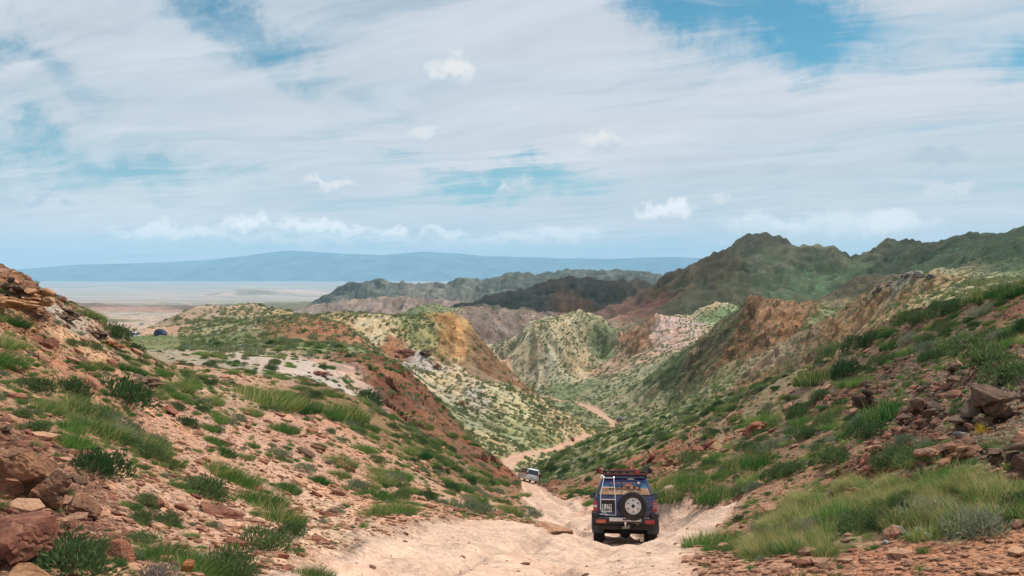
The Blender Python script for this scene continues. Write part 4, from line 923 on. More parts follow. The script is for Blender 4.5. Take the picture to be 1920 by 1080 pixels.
def near_plants():
    """clumps and shrubs dealt out over the near slopes; the largest ones in view are things of their own"""
    clus = sstep(-.25, .45, fbm(P00[..., 0] / 3.2, P00[..., 1] / 3.2, 3))
    wt = C_COVER ** 1.25 * (0.12 + clus) * (1 - C_ROAD) ** 3 * (1 - .5 * C_ROCK) * (CD > 6) * (CD < 130) * (CU > -250) * (CU < 2150) * (1 + 30 / CD)
    p, n, k = deal(wt, 11000)
    gap = np.where((p[:, 1] > 34) & (np.abs(U0 + F * p[:, 0] / p[:, 1] - 262) < 72), .3, 1.0)
    s = gap * np.clip(rng.lognormal(-.62, .62, len(p)), .13, 1.7) * np.interp(p[:, 1], [6, 20, 60, 130], [.5, .85, 1.0, 1.1])
    ok = clear_of_keys(p, s); p, n, k, s = p[ok], n[ok], k[ok], s[ok]
    vis = CVIS.reshape(-1)[k]; u = CU.reshape(-1)[k]; left = ONL.reshape(-1)[k]
    kind = np.where(rng.rand(len(p)) < np.where(left, .62, .5), 0, np.where(rng.rand(len(p)) < .7, 1, 2))
    px = s * F / p[:, 1] * vis * (p[:, 1] < 90)
    order = np.argsort(-px); taken = np.zeros(len(p), bool)
    quota = {0: 190, 1: 110, 2: 50}
    def where(u_, v_, d_, lf):
        if lf: return ('on the stony bank beside the track' if d_ < 24 and u_ > 420 else 'on the near left scree' if d_ < 26 else 'on the upper left slope' if u_ < 420 else 'on the left slope above the gully' if u_ < 760 else 'on the left bank above the silver van')
        return ('at the foot of the right slope' if d_ < 22 else 'around the black outcrop' if u_ > 1560 and d_ < 34 else 'on the high right slope' if u_ > 1560 else 'on the open right slope' if d_ < 55 else 'on the green spur behind the blue vehicle')
    nm = {0: ('grass_clump', 'green grass clump', GRASS_ME, 'grass clump'), 1: ('shrub', 'small dark leafy shrub', SHRUB_ME, 'shrub'), 2: ('sage_shrub', 'grey green sage shrub', SAGE_ME, 'shrub')}
    for i in order:
        kd = int(kind[i])
        if px[i] < 9: break
        if quota[kd] <= 0: continue
        quota[kd] -= 1; taken[i] = True
        name, what, mes, cat = nm[kd]; zs = .75 + .4 * rng.rand()
        what = ('tiny ' if px[i] < 15 else 'small ' if px[i] < 24 else 'middling ' if px[i] < 38 else 'large ') + ('flat ' if zs < .87 else 'domed ' if zs > 1.02 else '') + what.replace('small ', '') + (' with straw' if kd == 0 and i % 6 in (2, 5) else '')
        plc = where(u[i], 0, p[i, 1], left[i])
        put(name, mes[i % len(mes)], p[i], n[i], (s[i], s[i] * .85, s[i] * zs), (rng.rand() - .5) * 1.2, what + ' ' + plc, cat, 'near plants ' + plc + ': ' + what, tilt=.4, sink=.02)
    r = ~taken
    meshes = GRASS_ME[:3] + SHRUB_ME[:2] + SAGE_ME[:1]
    idx = np.where(kind == 0, rng.randint(0, 3, len(p)), np.where(kind == 1, rng.randint(3, 5, len(p)), 5))
    scatter_stuff('scrub', meshes, p[r] - n[r] * .02, (rng.rand(r.sum()) - .5) * 1.5, n[r], s[r], idx[r], 'small grass clumps and shrubs scattered over the near slopes', 'scrub', .4)
near_plants()

def far_plants():
    clus = sstep(-.35, .35, fbm(P00[..., 0] / 14, P00[..., 1] / 14, 3))
    wt = (C_COVER + .04) * (.35 + clus) * (1 - C_ROAD) ** 2 * (1 - .6 * C_ROCK) * (CD >= 90) * (CD < 900) * (.35 + .65 * sstep(90, 190, CD)) * (1 - .75 * sstep(.42, .55, C_COVER) * sstep(.75, .9, CN[..., 2])) / (1 + (CD / 260.0) ** 2) * (CU > -100) * (CU < 2050) * (.25 + .75 * CVIS)
    p, n, k = deal(wt, 52000)
    s = np.clip(rng.lognormal(-.25, .4, len(p)), .35, 2.4) * np.interp(p[:, 1], [90, 200, 700], [.8, 1.05, 1.7]) * np.where((p[:, 1] < 225) & (np.abs(U0 + F * p[:, 0] / p[:, 1] - 275) < 60), .3, 1.0)
    idx = rng.randint(0, 9, len(p))
    scatter_stuff('scrub_far', FAR_ME + FARG_ME, p - n * .03, rng.rand(len(p)) * 6.28, n, s, idx, 'dark low scrub dotting the farther hills', 'scrub', .4)
far_plants()

def long_grass():
    poly = [visible_row(u, v, ZZ) for u, v in ((1380, 1050), (1440, 985), (1500, 925), (1640, 905), (1760, 925), (1919, 872), (1960, 1000), (1780, 985), (1650, 1004), (1540, 1050))]
    pa = np.array([(GA[j], GS[i]) for i, j in poly]); A_, S_ = AA[:-1, :-1], SS[:-1, :-1]; ins = np.zeros(A_.shape, bool)
    for (x0, y0), (x1, y1) in zip(pa, np.roll(pa, -1, 0)):
        with np.errstate(divide='ignore', invalid='ignore'): ins ^= ((y0 > S_) != (y1 > S_)) & (A_ < (x1 - x0) * (S_ - y0) / (y1 - y0) + x0)
    wt = ins * (.03 + sstep(0, .35, fbm(P00[..., 0] / 1.2, P00[..., 1] / 1.2, 2)))
    p, n, k = deal(wt, 520); s = rng.uniform(.22, .58, len(p))
    scatter_stuff('grass', TALL_ME + GRASS_ME[:2], p, (rng.rand(len(p)) - .5) * .9, n, s, rng.choice([0, 1, 2, 3, 0, 1, 2, 3, 4, 5], len(p)), 'long windblown grass below the black outcrop', 'grass', .2)
    wt = (C_COVER ** 1.3 + .02) * (1 - C_ROAD) ** 4 * (CD < 60) * (CD > 6) * (CU > -100) * (CU < 2050) / (1 + (CD / 14.0) ** 2)
    p, n, k = deal(wt, 3800); s = rng.uniform(.10, .30, len(p)) * np.interp(p[:, 1], [6, 60], [.8, 1.8])
    scatter_stuff('weeds', GRASS_ME[:3] + TALL_ME[:2] + SAGE_ME[:1], p, rng.rand(len(p)) * 6.28, n, s, rng.randint(0, 6, len(p)), 'thin weeds and seedlings between the stones', 'weeds', .3)
long_grass()

def scree():
    wt = (1 - .93 * C_ROAD) * (CD < 75) * (CD > 5.5) * (CU > -150) * (CU < 2100) * (1 - .7 * C_COVER) / (CD ** 2 + 25)
    p, n, k = deal(wt, 60000)
    d = p[:, 1]
    s = np.clip(rng.lognormal(-3.6, .85, len(p)), .010, .38) * (0.75 + d / 22.0)
    s *= np.where(C_ROAD.reshape(-1)[k] > .5, .55, 1)
    scatter_stuff('gravel', STONE_ME, p + n * (s * .05)[:, None], rng.rand(len(p)) * 6.28, n, s, rng.randint(0, 7, len(p)), 'loose angular stones littering the slopes and track', 'gravel', .8)
scree()

def rubble():
    wt = ROCK[:-1, :-1] ** 2 * (1 - C_ROAD) * (CD < 60) * (CD > 6) * (CU > -150) * (CU < 2100) / (CD + 6) * (.1 + sstep(-.1, .4, fbm(P00[..., 0] / 1.6, P00[..., 1] / 1.6, 3)))
    p, n, k = deal(wt, 3600); s = np.clip(rng.lognormal(-1.55, .55, len(p)), .08, .9) * np.interp(p[:, 1], [6, 30, 60], [.55, 1.1, 1.6])
    scatter_stuff('rubble', RUB_ME, p, rng.rand(len(p)) * 6.28, n, s, rng.choice(9, len(p)), 'broken brown rock fragments heaped on the outcrops', 'rubble', .6)
rubble()
# ---------------------------------------------------------------- unseen clouds added above the frame to shade the right slopes, dark mountain and ridge
def cloud(name, foot, alt, label, seed, thick=.88):
    """foot: list of (x, y, radius) ground circles that lie in its shade"""
    mn = 'cloud_white_%d' % round(thick * 100); m = bpy.data.materials.get(mn)
    if not m:
        m = bpy.data.materials.new(mn); m.use_nodes = True; b = m.node_tree.nodes['Principled BSDF']; b.inputs['Base Color'].default_value = (.9, .9, .9, 1); b.inputs['Roughness'].default_value = 1; b.inputs['Specular IOR Level'].default_value = 0; b.inputs['Alpha'].default_value = thick      # thin enough to let some sun through
    V, Fq = [], []; r = np.random.RandomState(seed)
    k = alt / math.tan(R(SUN_EL)); ox, oy = k * math.sin(R(SUN_AZ)), k * math.cos(R(SUN_AZ))
    for (x, y, rad) in foot:
        bm = bmesh.new(); bmesh.ops.create_icosphere(bm, subdivisions=4, radius=1)
        P = np.array([v.co[:] for v in bm.verts]); q = r.rand(3) * 50
        n = gnoise(P[:, 0] * 1.6 + q[0], P[:, 1] * 1.6 + q[1], P[:, 2] * 1.6 + q[2]) + .5 * gnoise(P[:, 0] * 4 + q[0], P[:, 1] * 4, P[:, 2] * 4 + q[2])
        P *= (1 + .22 * n)[:, None]; P[:, 2] *= np.where(P[:, 2] > 0, .55, .22)
        P = P * rad + np.array([x + ox, y + oy, alt])
        b0 = len(V); V += [tuple(p) for p in P]; Fq += [tuple(b0 + v.index for v in f.verts) for f in bm.faces]; bm.free()
    o = mesh_obj(name, V, Fq, m, smooth=True); tag(o, label, 'cloud', kind='stuff')
CLOUD_ALT = 1450.0
cloud('cloud', [(50, 34, 26), (70, 70, 38), (84, 112, 38), (38, 15, 14), (97, 30, 40)], CLOUD_ALT, 'small unseen cloud added to shade the right slope', 1)
cloud('cloud', [(420, 1080, 220), (720, 1000, 250), (300, 1250, 170), (720, 1380, 190), (980, 1090, 230), (1000, 760, 210), (260, 960, 100), (600, 760, 130)], CLOUD_ALT, 'large unseen cloud added to shade the dark mountain', 2, .38)
cloud('cloud', [(60, 1600, 200), (200, 1680, 180), (-60, 1500, 110), (130, 1380, 120)], CLOUD_ALT, 'unseen cloud added to shade the dark ridge', 3, .5)
# ---------------------------------------------------------------- vehicles
def ground_at(x, y):
    j = int(np.argmin(np.abs(GA - x / y))); c = PTS[:, j]; i = int(np.clip(np.searchsorted(c[:, 1], y), 1, len(c) - 1))
    t = (y - c[i - 1, 1]) / max(1e-6, c[i, 1] - c[i - 1, 1]); return float(c[i - 1, 2] * (1 - t) + c[i, 2] * t)
def smat(name, col, rough=.5, metal=0.0, coat=0.0, spec=.5, dirt=0.0, dcol=(200, 165, 140)):
    m = bpy.data.materials.new(name); m.use_nodes = True; b = m.node_tree.nodes['Principled BSDF']; B = NB(m.node_tree)
    b.inputs['Roughness'].default_value = rough; b.inputs['Metallic'].default_value = metal; b.inputs['Coat Weight'].default_value = coat; b.inputs['Specular IOR Level'].default_value = spec
    c = (*col, 1)
    if dirt:
        tc = B.new('ShaderNodeTexCoord').outputs['Object']; n = B.noise(tc, 2.2, 6, .7); z = B.sep(tc)[2]
        f = B.m('MULTIPLY', B.ss(n, .35, .75), dirt)
        B.l.new(B.mix(f, col, tuple(k * .6 for k in lin(*dcol))), b.inputs['Base Color'])
        B.l.new(B.m('ADD', rough, B.m('MULTIPLY', f, .6)), b.inputs['Roughness'])
    else: b.inputs['Base Color'].default_value = c
    return m
def part(name, bm, mat, parent, smooth=False, bevel=0.0, seg=2):
    bmesh.ops.remove_doubles(bm, verts=bm.verts, dist=1e-5)
    if bevel: bmesh.ops.bevel(bm, geom=[e for e in bm.edges if e.calc_face_angle(0) > .5] , offset=bevel, segments=seg, affect='EDGES', profile=.6)
    bmesh.ops.recalc_face_normals(bm, faces=bm.faces)
    me = bpy.data.meshes.new(name); bm.to_mesh(me); bm.free(); me.materials.append(mat)
    if smooth:
        me.polygons.foreach_set('use_smooth', np.ones(len(me.polygons), bool))
        try: me.set_sharp_from_angle(angle=R(38))
        except Exception: pass
    o = bpy.data.objects.new(name, me); COL.objects.link(o)
    if parent: o.parent = parent
    return o
def hexa(P, bm=None):
    """8 corners: bottom ring of 4 then top ring of 4"""
    bm = bm or bmesh.new(); v = [bm.verts.new(p) for p in P]
    for f in ((0, 3, 2, 1), (4, 5, 6, 7), (0, 1, 5, 4), (1, 2, 6, 5), (2, 3, 7, 6), (3, 0, 4, 7)): bm.faces.new([v[i] for i in f])
    return bm
def box(x0, x1, y0, y1, z0, z1, bm=None):
    return hexa([(x0, y0, z0), (x1, y0, z0), (x1, y1, z0), (x0, y1, z0), (x0, y0, z1), (x1, y0, z1), (x1, y1, z1), (x0, y1, z1)], bm)
def prism(poly, axis, a, b, bm=None):
    bm = bm or bmesh.new(); mk = {'x': lambda p, t: (t, p[0], p[1]), 'y': lambda p, t: (p[0], t, p[1]), 'z': lambda p, t: (p[0], p[1], t)}[axis]
    A = [bm.verts.new(mk(p, a)) for p in poly]; Bv = [bm.verts.new(mk(p, b)) for p in poly]; n = len(poly)
    bm.faces.new(A); bm.faces.new(Bv[::-1])
    for i in range(n): bm.faces.new((A[i], A[(i + 1) % n], Bv[(i + 1) % n], Bv[i]))
    return bm
def tube(P, r, bm=None, n=8, closed=False):
    bm = bm or bmesh.new(); P = [Vector(p) for p in P]; rings = []
    for i, p in enumerate(P):
        a = P[i - 1] if (i or closed) else P[i]; b = P[(i + 1) % len(P)] if (i < len(P) - 1 or closed) else P[i]
        t = (b - a).normalized(); u = t.orthogonal().normalized() if not rings else (pu - t * pu.dot(t)).normalized(); pu = u; w = t.cross(u)
        rings.append([bm.verts.new(p + (u * math.cos(k * 6.2832 / n) + w * math.sin(k * 6.2832 / n)) * r) for k in range(n)])
    m = len(rings)
    for i in range(m if closed else m - 1):
        A, Bq = rings[i], rings[(i + 1) % m]
        for k in range(n): bm.faces.new((A[k], A[(k + 1) % n], Bq[(k + 1) % n], Bq[k]))
    if not closed: bm.faces.new(rings[0][::-1]); bm.faces.new(rings[-1])
    return bm
def lathe(prof, axis, c, n=32, bm=None, cap=True):
    """profile (radius, along axis)"""
    bm = bm or bmesh.new(); rings = []
    for (r, t) in prof:
        ring = []
        for k in range(n):
            a, b = r * math.cos(6.2832 * k / n), r * math.sin(6.2832 * k / n)
            ring.append(bm.verts.new({'x': (c[0] + t, c[1] + a, c[2] + b), 'y': (c[0] + a, c[1] + t, c[2] + b), 'z': (c[0] + a, c[1] + b, c[2] + t)}[axis]))
        rings.append(ring)
    for A, Bq in zip(rings[:-1], rings[1:]):
        for k in range(n): bm.faces.new((A[k], A[(k + 1) % n], Bq[(k + 1) % n], Bq[k]))
    if cap: bm.faces.new(rings[0][::-1]); bm.faces.new(rings[-1])
    return bm
def text_part(s, mat, parent, size, loc, rx, name='lettering', align='CENTER', sx=1.0, bold=0.0):
    cu = bpy.data.curves.new(name, 'FONT'); cu.body = s; cu.size = size; cu.align_x = align; cu.align_y = 'CENTER'; cu.extrude = .002; cu.offset = bold
    o = bpy.data.objects.new(name, cu); COL.objects.link(o); bpy.context.view_layer.update()
    me = bpy.data.meshes.new_from_object(o.evaluated_get(bpy.context.evaluated_depsgraph_get())); bpy.data.objects.remove(o); me.materials.clear(); me.materials.append(mat)
    q = bpy.data.objects.new(name, me); COL.objects.link(q); q.parent = parent; q.location = loc; q.rotation_euler = rx; q.scale = (sx, 1, 1)
    return q
def wheel(parent, name, c, rad, wid, m_t, m_r, axis='x', out=1, holes=6, rr=.52):
    g = wid / 2; w = rad
    prof = [(w * .56, -g * .9), (w * .75, -g), (w * .93, -g * .95), (w * .99, -g * .72)]
    for k in range(4):
        t0 = -g * .66 + k * g * .36; prof += [(w, t0), (w, t0 + g * .24), (w * .972, t0 + g * .25), (w * .972, t0 + g * .35)]
    prof += [(w, g * .72), (w * .93, g * .95), (w * .75, g), (w * .56, g * .9)]
    wh = part(name, lathe(prof, axis, c, 40, cap=False), m_t, parent, True)
    o = out * g
    rp = [(w * .57, o * .2), (w * .57, o * .92), (w * .53, o * .98), (w * .50, o * .80), (w * .44, o * .62), (w * .26, o * .70), (w * .22, o * .9), (w * .1, o * .95), (w * .001, o * .95)]
    rim = part('rim', lathe(rp if out > 0 else rp, axis, c, 36), m_r, wh, True)
    hm = SUVM['black']
    for k in range(holes):
        a = 6.2832 * (k + .5) / holes; r0 = w * .385; q = (r0 * math.cos(a), r0 * math.sin(a)); off = o * .70
        cc = {'x': (c[0] + off, c[1] + q[0], c[2] + q[1]), 'y': (c[0] + q[0], c[1] + off, c[2] + q[1])}[axis]
        part('rim_slot', lathe([(w * .052, -abs(g) * .05), (w * .052, abs(g) * .05)], axis, cc, 10), hm, rim)
    part('hub_cap', lathe([(w * .13, o * .9), (w * .12, o * 1.06), (w * .02, o * 1.08)], axis, c, 16), hm, wh)
    return wh
SUVM = dict(
    blue=smat('blue_paint', (.010, .023, .125), .28, .2, .9, .5, .24), black=smat('black_plastic', (.018, .018, .019), .55, 0, 0, .4, .08), tyre=smat('tyre_rubber', (.026, .028, .029), .85, 0, 0, .3, .12),
    steel=smat('steel_rim', (.72, .71, .69), .42, .3, 0, .5, .10), chrome=smat('bright_metal', (.80, .80, .80), .25, .7), alu=smat('bumper_plate', (.66, .65, .63), .4, .45, 0, .5, .3), glass=smat('dark_glass', (.012, .016, .018), .06, 0, 0, .8),
    red=smat('red_lens', (.42, .012, .014), .18, 0, .6), amber=smat('amber_lens', (.48, .10, .02), .2, 0, .5), white=smat('white_lens', (.62, .62, .62), .25, 0, .4), rackred=smat('red_rack_paint', (.30, .03, .02), .45, 0, .2, .5, .2), ltwhite=smat('lamp_cover', (.72, .70, .60), .4),
    plate=smat('plate_white', (.78, .78, .78), .5), ink=smat('plate_ink', (.015, .015, .015), .6), orange=smat('print_orange', (.62, .20, .09), .6), flap=smat('mud_flap', (.05, .065, .07), .6, 0, 0, .4, .3), grey=smat('steel_grey', (.20, .20, .19), .5, .4, 0, .5, .4))
def mural_mat():
    m = bpy.data.materials.new('window_print'); m.use_nodes = True; b = m.node_tree.nodes['Principled BSDF']; B = NB(m.node_tree)
    tc = B.new('ShaderNodeTexCoord').outputs['Object']; x, y, z = B.sep(tc)
    rid = B.m('ADD', 1.645, B.m('MULTIPLY', B.m('SUBTRACT', B.noise(B.comb(B.m('MULTIPLY', x, 4.0), 0.0, 0.0), 1.0, 5, .6), .5), .22))
    pk = B.m('MULTIPLY', B.m('MAXIMUM', B.m('SUBTRACT', 1.0, B.m('MULTIPLY', B.m('ABSOLUTE', B.m('SUBTRACT', x, .12)), 3.4)), 0.0), .14)
    rid = B.m('ADD', rid, pk)
    sand = B.mix(B.ss(B.noise(B.vm('MULTIPLY', tc, (5, 1, 22)), 1.0, 5, .6), .35, .7), lin(176, 130, 88), lin(236, 206, 164))
    sand = B.mix(B.ss(z, 1.56, 1.66, 0, .8), sand, lin(224, 146, 100))
    skyc = B.mix(B.ss(z, 1.60, 1.86), lin(96, 150, 184), lin(26, 48, 110))
    B.l.new(B.mix(B.ss(B.m('SUBTRACT', z, rid), -.006, .006), sand, skyc), b.inputs['Base Color']); b.inputs['Roughness'].default_value = .35; b.inputs['Coat Weight'].default_value = .2
    return m

def build_suv():
    M = SUVM
    rt = bpy.data.objects.new('off_road_car', None); COL.objects.link(rt); tag(rt, 'dark blue off-road car with rear spare wheel, ladder and red roof rack', 'car')
    # lower body
    sec = [(-.86, .64), (-.92, .80), (-.93, 1.08), (-.90, 1.36), (-.85, 1.43), (.85, 1.43), (.90, 1.36), (.93, 1.08), (.92, .80), (.86, .64)]
    bm = bmesh.new(); rings = []
    for (y, sx, top) in ((-2.44, .955, 1.0), (-2.36, .99, 1.0), (-1.0, 1, 1), (.95, 1, 1), (1.1, .99, .93), (2.1, .96, .88), (2.38, .90, .84)):
        rings.append([bm.verts.new((x * sx, y, z if z < 1.1 else 1.1 + (z - 1.1) * (1 if top == 1 else max(0, (top - .78) / .22)))) for x, z in sec])
    for A, Bq in zip(rings[:-1], rings[1:]):
        for k in range(len(sec)): bm.faces.new((A[k], A[(k + 1) % len(sec)], Bq[(k + 1) % len(sec)], Bq[k]))
    bm.faces.new(rings[0]); bm.faces.new(rings[-1][::-1])
    body = part('body', bm, M['blue'], rt, True)
    # cabin
    W0, W1, z0, z1 = .845, .665, 1.425, 1.945
    yb, yt = -2.415, -2.26
    cab = part('cabin', hexa([(-W0, yb, z0), (W0, yb, z0), (W0, 1.02, z0), (-W0, 1.02, z0), (-W1, yt, z1), (W1, yt, z1), (W1, .38, z1), (-W1, .38, z1)]), M['blue'], rt, True, .07, 4)
    part('windscreen', hexa([(-.72, .985, 1.50), (.72, .985, 1.50), (.72, 1.01, 1.49), (-.72, 1.01, 1.49), (-.60, .44, 1.89), (.60, .44, 1.89), (.60, .47, 1.90), (-.60, .47, 1.90)]), M['glass'], rt)
    for s in (-1, 1):
        for (a, b) in ((-2.12, -1.18), (-1.10, -.22), (-.14, .66)):
            def sx(z): return s * (W0 + (W1 - W0) * (z - z0) / (z1 - z0) + .004)
            za, zb = 1.50, 1.84; k = .22 if b > .5 else 0
            part('side_window', hexa([(sx(za), a, za), (sx(za), b, za), (sx(za) - s * .03, b, za), (sx(za) - s * .03, a, za), (sx(zb), a + (.06 if a < -2 else 0), zb), (sx(zb), b - k, zb), (sx(zb) - s * .03, b - k, zb), (sx(zb) - s * .03, a + (.06 if a < -2 else 0), zb)]), M['glass'], rt)
    # rear face pieces; ry(z) is the slanted plane of the tail
    def ry(z, o=0.0): return (yb + (yt - yb) * max(0, (z - z0)) / (z1 - z0)) - o
    def rear_quad(x0, x1, za, x2, x3, zb, th=.012, off=.006):
        return hexa([(x0, ry(za, off + th), za), (x1, ry(za, off + th), za), (x1, ry(za, off - .01), za), (x0, ry(za, off - .01), za), (x2, ry(zb, off + th), zb), (x3, ry(zb, off + th), zb), (x3, ry(zb, off - .01), zb), (x2, ry(zb, off - .01), zb)])
    rw = part('rear_window', rear_quad(-.745, .745, 1.455, -.615, .615, 1.86), mural_mat(), rt); rw['label'] = 'rear window covered with a desert mountain print'
    part('window_divider', rear_quad(-.085, -.07, 1.455, -.085, -.07, 1.86, .016), M['black'], rw)
    tilt = math.atan2(yt - yb, z1 - z0)
    text_part('EZDOK.KZ', M['ink'], rw, .175, (.02, ry(1.645, .024), 1.645), (R(90) - tilt, 0, 0), bold=.004, sx=1.12)
    r = random.Random(3)
    x = -.42
    while x < .34:                                              # worn orange print, no longer readable
        w = r.uniform(.018, .034); h = r.uniform(.03, .042)
        part('print_mark', rear_quad(x, x + w, 1.79 - h / 2, x, x + w, 1.79 + h / 2, .014), M['orange'], rw); x += w + r.choice((.012, .012, .04))
    part('round_sticker', lathe([(.045, 0), (.045, .004)], 'y', (.42, ry(1.79, .024), 1.79), 18), M['plate'], rw)
    part('emblem', hexa([(.08, ry(1.905, .02), 1.895), (.30, ry(1.905, .02), 1.895), (.30, ry(1.905, .0), 1.895), (.08, ry(1.905, .0), 1.895), (.13, ry(1.92, .02), 1.92), (.25, ry(1.92, .02), 1.92), (.25, ry(1.92, .0), 1.92), (.13, ry(1.92, .0), 1.92)]), M['chrome'], rt)
    part('spoiler', box(-.62, .62, -2.34, -2.10, 1.925, 1.965), M['blue'], rt, True, .015)
    # doors: split tail doors with seams and handle
    d1 = part('rear_door', box(-.80, -.085, -2.462, -2.43, .86, 1.415), M['blue'], rt, True, .02); d2 = part('rear_door', box(-.075, .80, -2.462, -2.43, .86, 1.415), M['blue'], rt, True, .02)
    part('plate_recess', box(-.73, -.30, -2.476, -2.455, .98, 1.33), M['black'], d1)
    part('badge_strip', box(-.70, -.40, -2.482, -2.47, 1.285, 1.305), M['grey'], d1)
    pl = part('number_plate', box(-.665, -.385, -2.492, -2.472, .955, 1.175), M['plate'], d1)
    text_part('B 174', M['ink'], pl, .115, (-.525, -2.496, 1.118), (R(90), 0, 0), bold=.003, sx=.95); text_part('DBN', M['ink'], pl, .115, (-.525, -2.496, 1.015), (R(90), 0, 0), bold=.003, sx=1.0)
    part('badge', box(-.74, -.52, -2.47, -2.455, .885, .905), M['chrome'], d1)
    # tail lights
    for s in (-1, 1):
        tl = part('tail_light', box(min(s * .80, s * .925), max(s * .80, s * .925), -2.475, -2.30, .97, 1.27), M['red'], rt, True, .018)
        part('lens', box(min(s * .805, s * .92), max(s * .805, s * .92), -2.482, -2.46, 1.085, 1.15), M['white'] if s < 0 else M['red'], tl)
        if s > 0:
            for zz in (1.08, 1.14, 1.20): part('lens_rib', box(.81, .915, -2.484, -2.46, zz, zz + .012), M['white'], tl)
    # bumper
    bp = part('bumper', hexa([(-.94, -2.66, .62), (.94, -2.66, .62), (.96, -2.36, .58), (-.96, -2.36, .58), (-.94, -2.66, .80), (.94, -2.66, .80), (.96, -2.36, .86), (-.96, -2.36, .86)]), M['black'], rt, True, .035, 3)
    for s in (-1, 1):
        part('bumper_corner', box(min(s * .74, s * .965), max(s * .74, s * .965), -2.64, -2.30, .80, .93), M['black'], bp, True, .03)
        part('reflector', box(min(s * .56, s * .84), max(s * .56, s * .84), -2.678, -2.65, .645, .745), M['amber'] if s < 0 else M['red'], bp, True, .012)
    part('step_plate', box(-.46, .46, -2.685, -2.52, .70, .806), M['alu'], bp, True, .012)
    part('bumper_notch', prism([(-.07, .735), (.07, .735), (.07, .79), (.03, .77), (-.03, .77), (-.07, .79)], 'y', -2.694, -2.68), M['black'], bp)
    part('tow_ball', lathe([(.02, 0), (.02, .07), (.035, .09), (.035, .13), (.01, .15)], 'z', (.0, -2.74, .55), 12), M['chrome'], bp, True)
    part('tow_hitch', box(-.10, .10, -2.76, -2.5, .50, .56), M['grey'], bp, False, .01)
    part('tow_socket', lathe([(.045, -.02), (.045, .02)], 'y', (.09, -2.70, .57), 12), M['grey'], bp)
    part('winch_wire', tube([(.25, -2.70, .69), (.33, -2.73, .66), (.40, -2.71, .68), (.34, -2.70, .60)], .012), M['grey'], bp)
    # under body
    part('chassis', box(-.50, .50, -2.35, 2.2, .46, .64), M['black'], rt)
    part('cross_beam', box(-.72, .72, -2.45, -2.20, .47, .60), M['black'], rt, False, .02)
    ax = part('rear_axle', tube([(-.70, -1.48, .40), (.70, -1.48, .40)], .065, n=12), M['black'], rt, True)
    part('differential', lathe([(.05, -.17), (.15, -.11), (.18, 0), (.15, .11), (.05, .17)], 'y', (.0, -1.50, .39), 18), M['black'], ax, True)
    part('front_axle', tube([(-.70, 1.49, .40), (.70, 1.49, .40)], .06, n=12), M['black'], rt, True)
    for s in (-1, 1):
        part('shock_absorber', tube([(s * .46, -1.62, .34), (s * .40, -1.70, .80)], .035), M['black'], rt)
        wheel(rt, 'wheel', (s * .80, -1.48, .405), .405, .29, M['tyre'], M['steel'], 'x', s); wheel(rt, 'wheel', (s * .80, 1.49, .405), .405, .29, M['tyre'], M['steel'], 'x', s)
        for yc in (-1.48, 1.49):
            pts_ = [(yc + .56 * math.cos(a), .44 + .56 * math.sin(a)) for a in [R(q) for q in range(0, 181, 15)]]
            inn = [(yc + .47 * math.cos(a), .44 + .47 * math.sin(a)) for a in [R(q) for q in range(180, -1, -15)]]
            bmf = bmesh.new(); n = len(pts_)
            for k in range(n - 1):
                a0, a1, b0, b1 = pts_[k], pts_[k + 1], inn[n - 1 - k], inn[n - 2 - k]
                hexa([(s * .86, a0[0], a0[1]), (s * .99, a0[0], a0[1]), (s * .99, a1[0], a1[1]), (s * .86, a1[0], a1[1]), (s * .86, b0[0], b0[1]), (s * .99, b0[0], b0[1]), (s * .99, b1[0], b1[1]), (s * .86, b1[0], b1[1])], bmf)
            part('wheel_arch', bmf, M['black'], rt)
        mf = part('mud_flap', hexa([(s * .64, -2.07, .36), (s * .97, -2.07, .36), (s * .97, -2.05, .36), (s * .64, -2.05, .36), (s * .66, -2.02, .70), (s * .97, -2.02, .70), (s * .97, -2.0, .70), (s * .66, -2.0, .70)]), M['flap'], rt)
        mi = part('mirror', box(min(s * .92, s * 1.12), max(s * .92, s * 1.12), .58, .72, 1.40, 1.58), M['black'], rt, True, .03)
        part('mirror_glass', box(min(s * .97, s * 1.105), max(s * .97, s * 1.105),   .572, .59, 1.42, 1.56), M['glass'], mi)
        part('side_step', tube([(s * .93, -.85, .50), (s * .93, .85, .50)], .04), M['black'], rt)
    # spare wheel and ladder
    sw = wheel(rt, 'spare_wheel', (.235, -2.62, 1.13), .405, .27, M['tyre'], M['steel'], 'y', -1, 6)
    part('spare_bracket', box(.14, .33, -2.52, -2.45, 1.0, 1.25), M['black'], sw)
    ld = bpy.data.objects.new('ladder', None); COL.objects.link(ld); ld.parent = rt
    def lp(x, z, o=.09): return (x, ry(z, o), z)
    part('rail', tube([lp(-.30, 1.965, .05), lp(-.31, 1.93), lp(-.275, 1.43), (-.268, -2.55, .84)], .014), M['chrome'], ld, True)
    part('rail', tube([lp(-.585, 1.965, .05), lp(-.60, 1.93), lp(-.70, 1.43), (-.705, -2.55, 1.02), (-.66, -2.55, .95), (-.565, -2.55, .95), (-.56, -2.55, .84)], .014), M['chrome'], ld, True)
    for (xa, xb, z) in ((-.60, -.31, 1.93), (-.645, -.29, 1.66), (-.70, -.275, 1.31), (-.56, -.268, .87)):
        part('rung', tube([lp(xa, z) if z > 1.43 else (xa, -2.55, z), lp(xb, z) if z > 1.43 else (xb, -2.55, z)], .013), M['chrome'], ld, True)
    # roof rack
    rk = bpy.data.objects.new('roof_rack', None); COL.objects.link(rk); rk.parent = rt; rk['label'] = 'red and black roof rack with lamps'
    part('rack_frame', tube([(-.68, -2.20, 2.06), (.68, -2.20, 2.06), (.68, .35, 2.06), (-.68, .35, 2.06)], .022, closed=True), M['black'], rk, True)
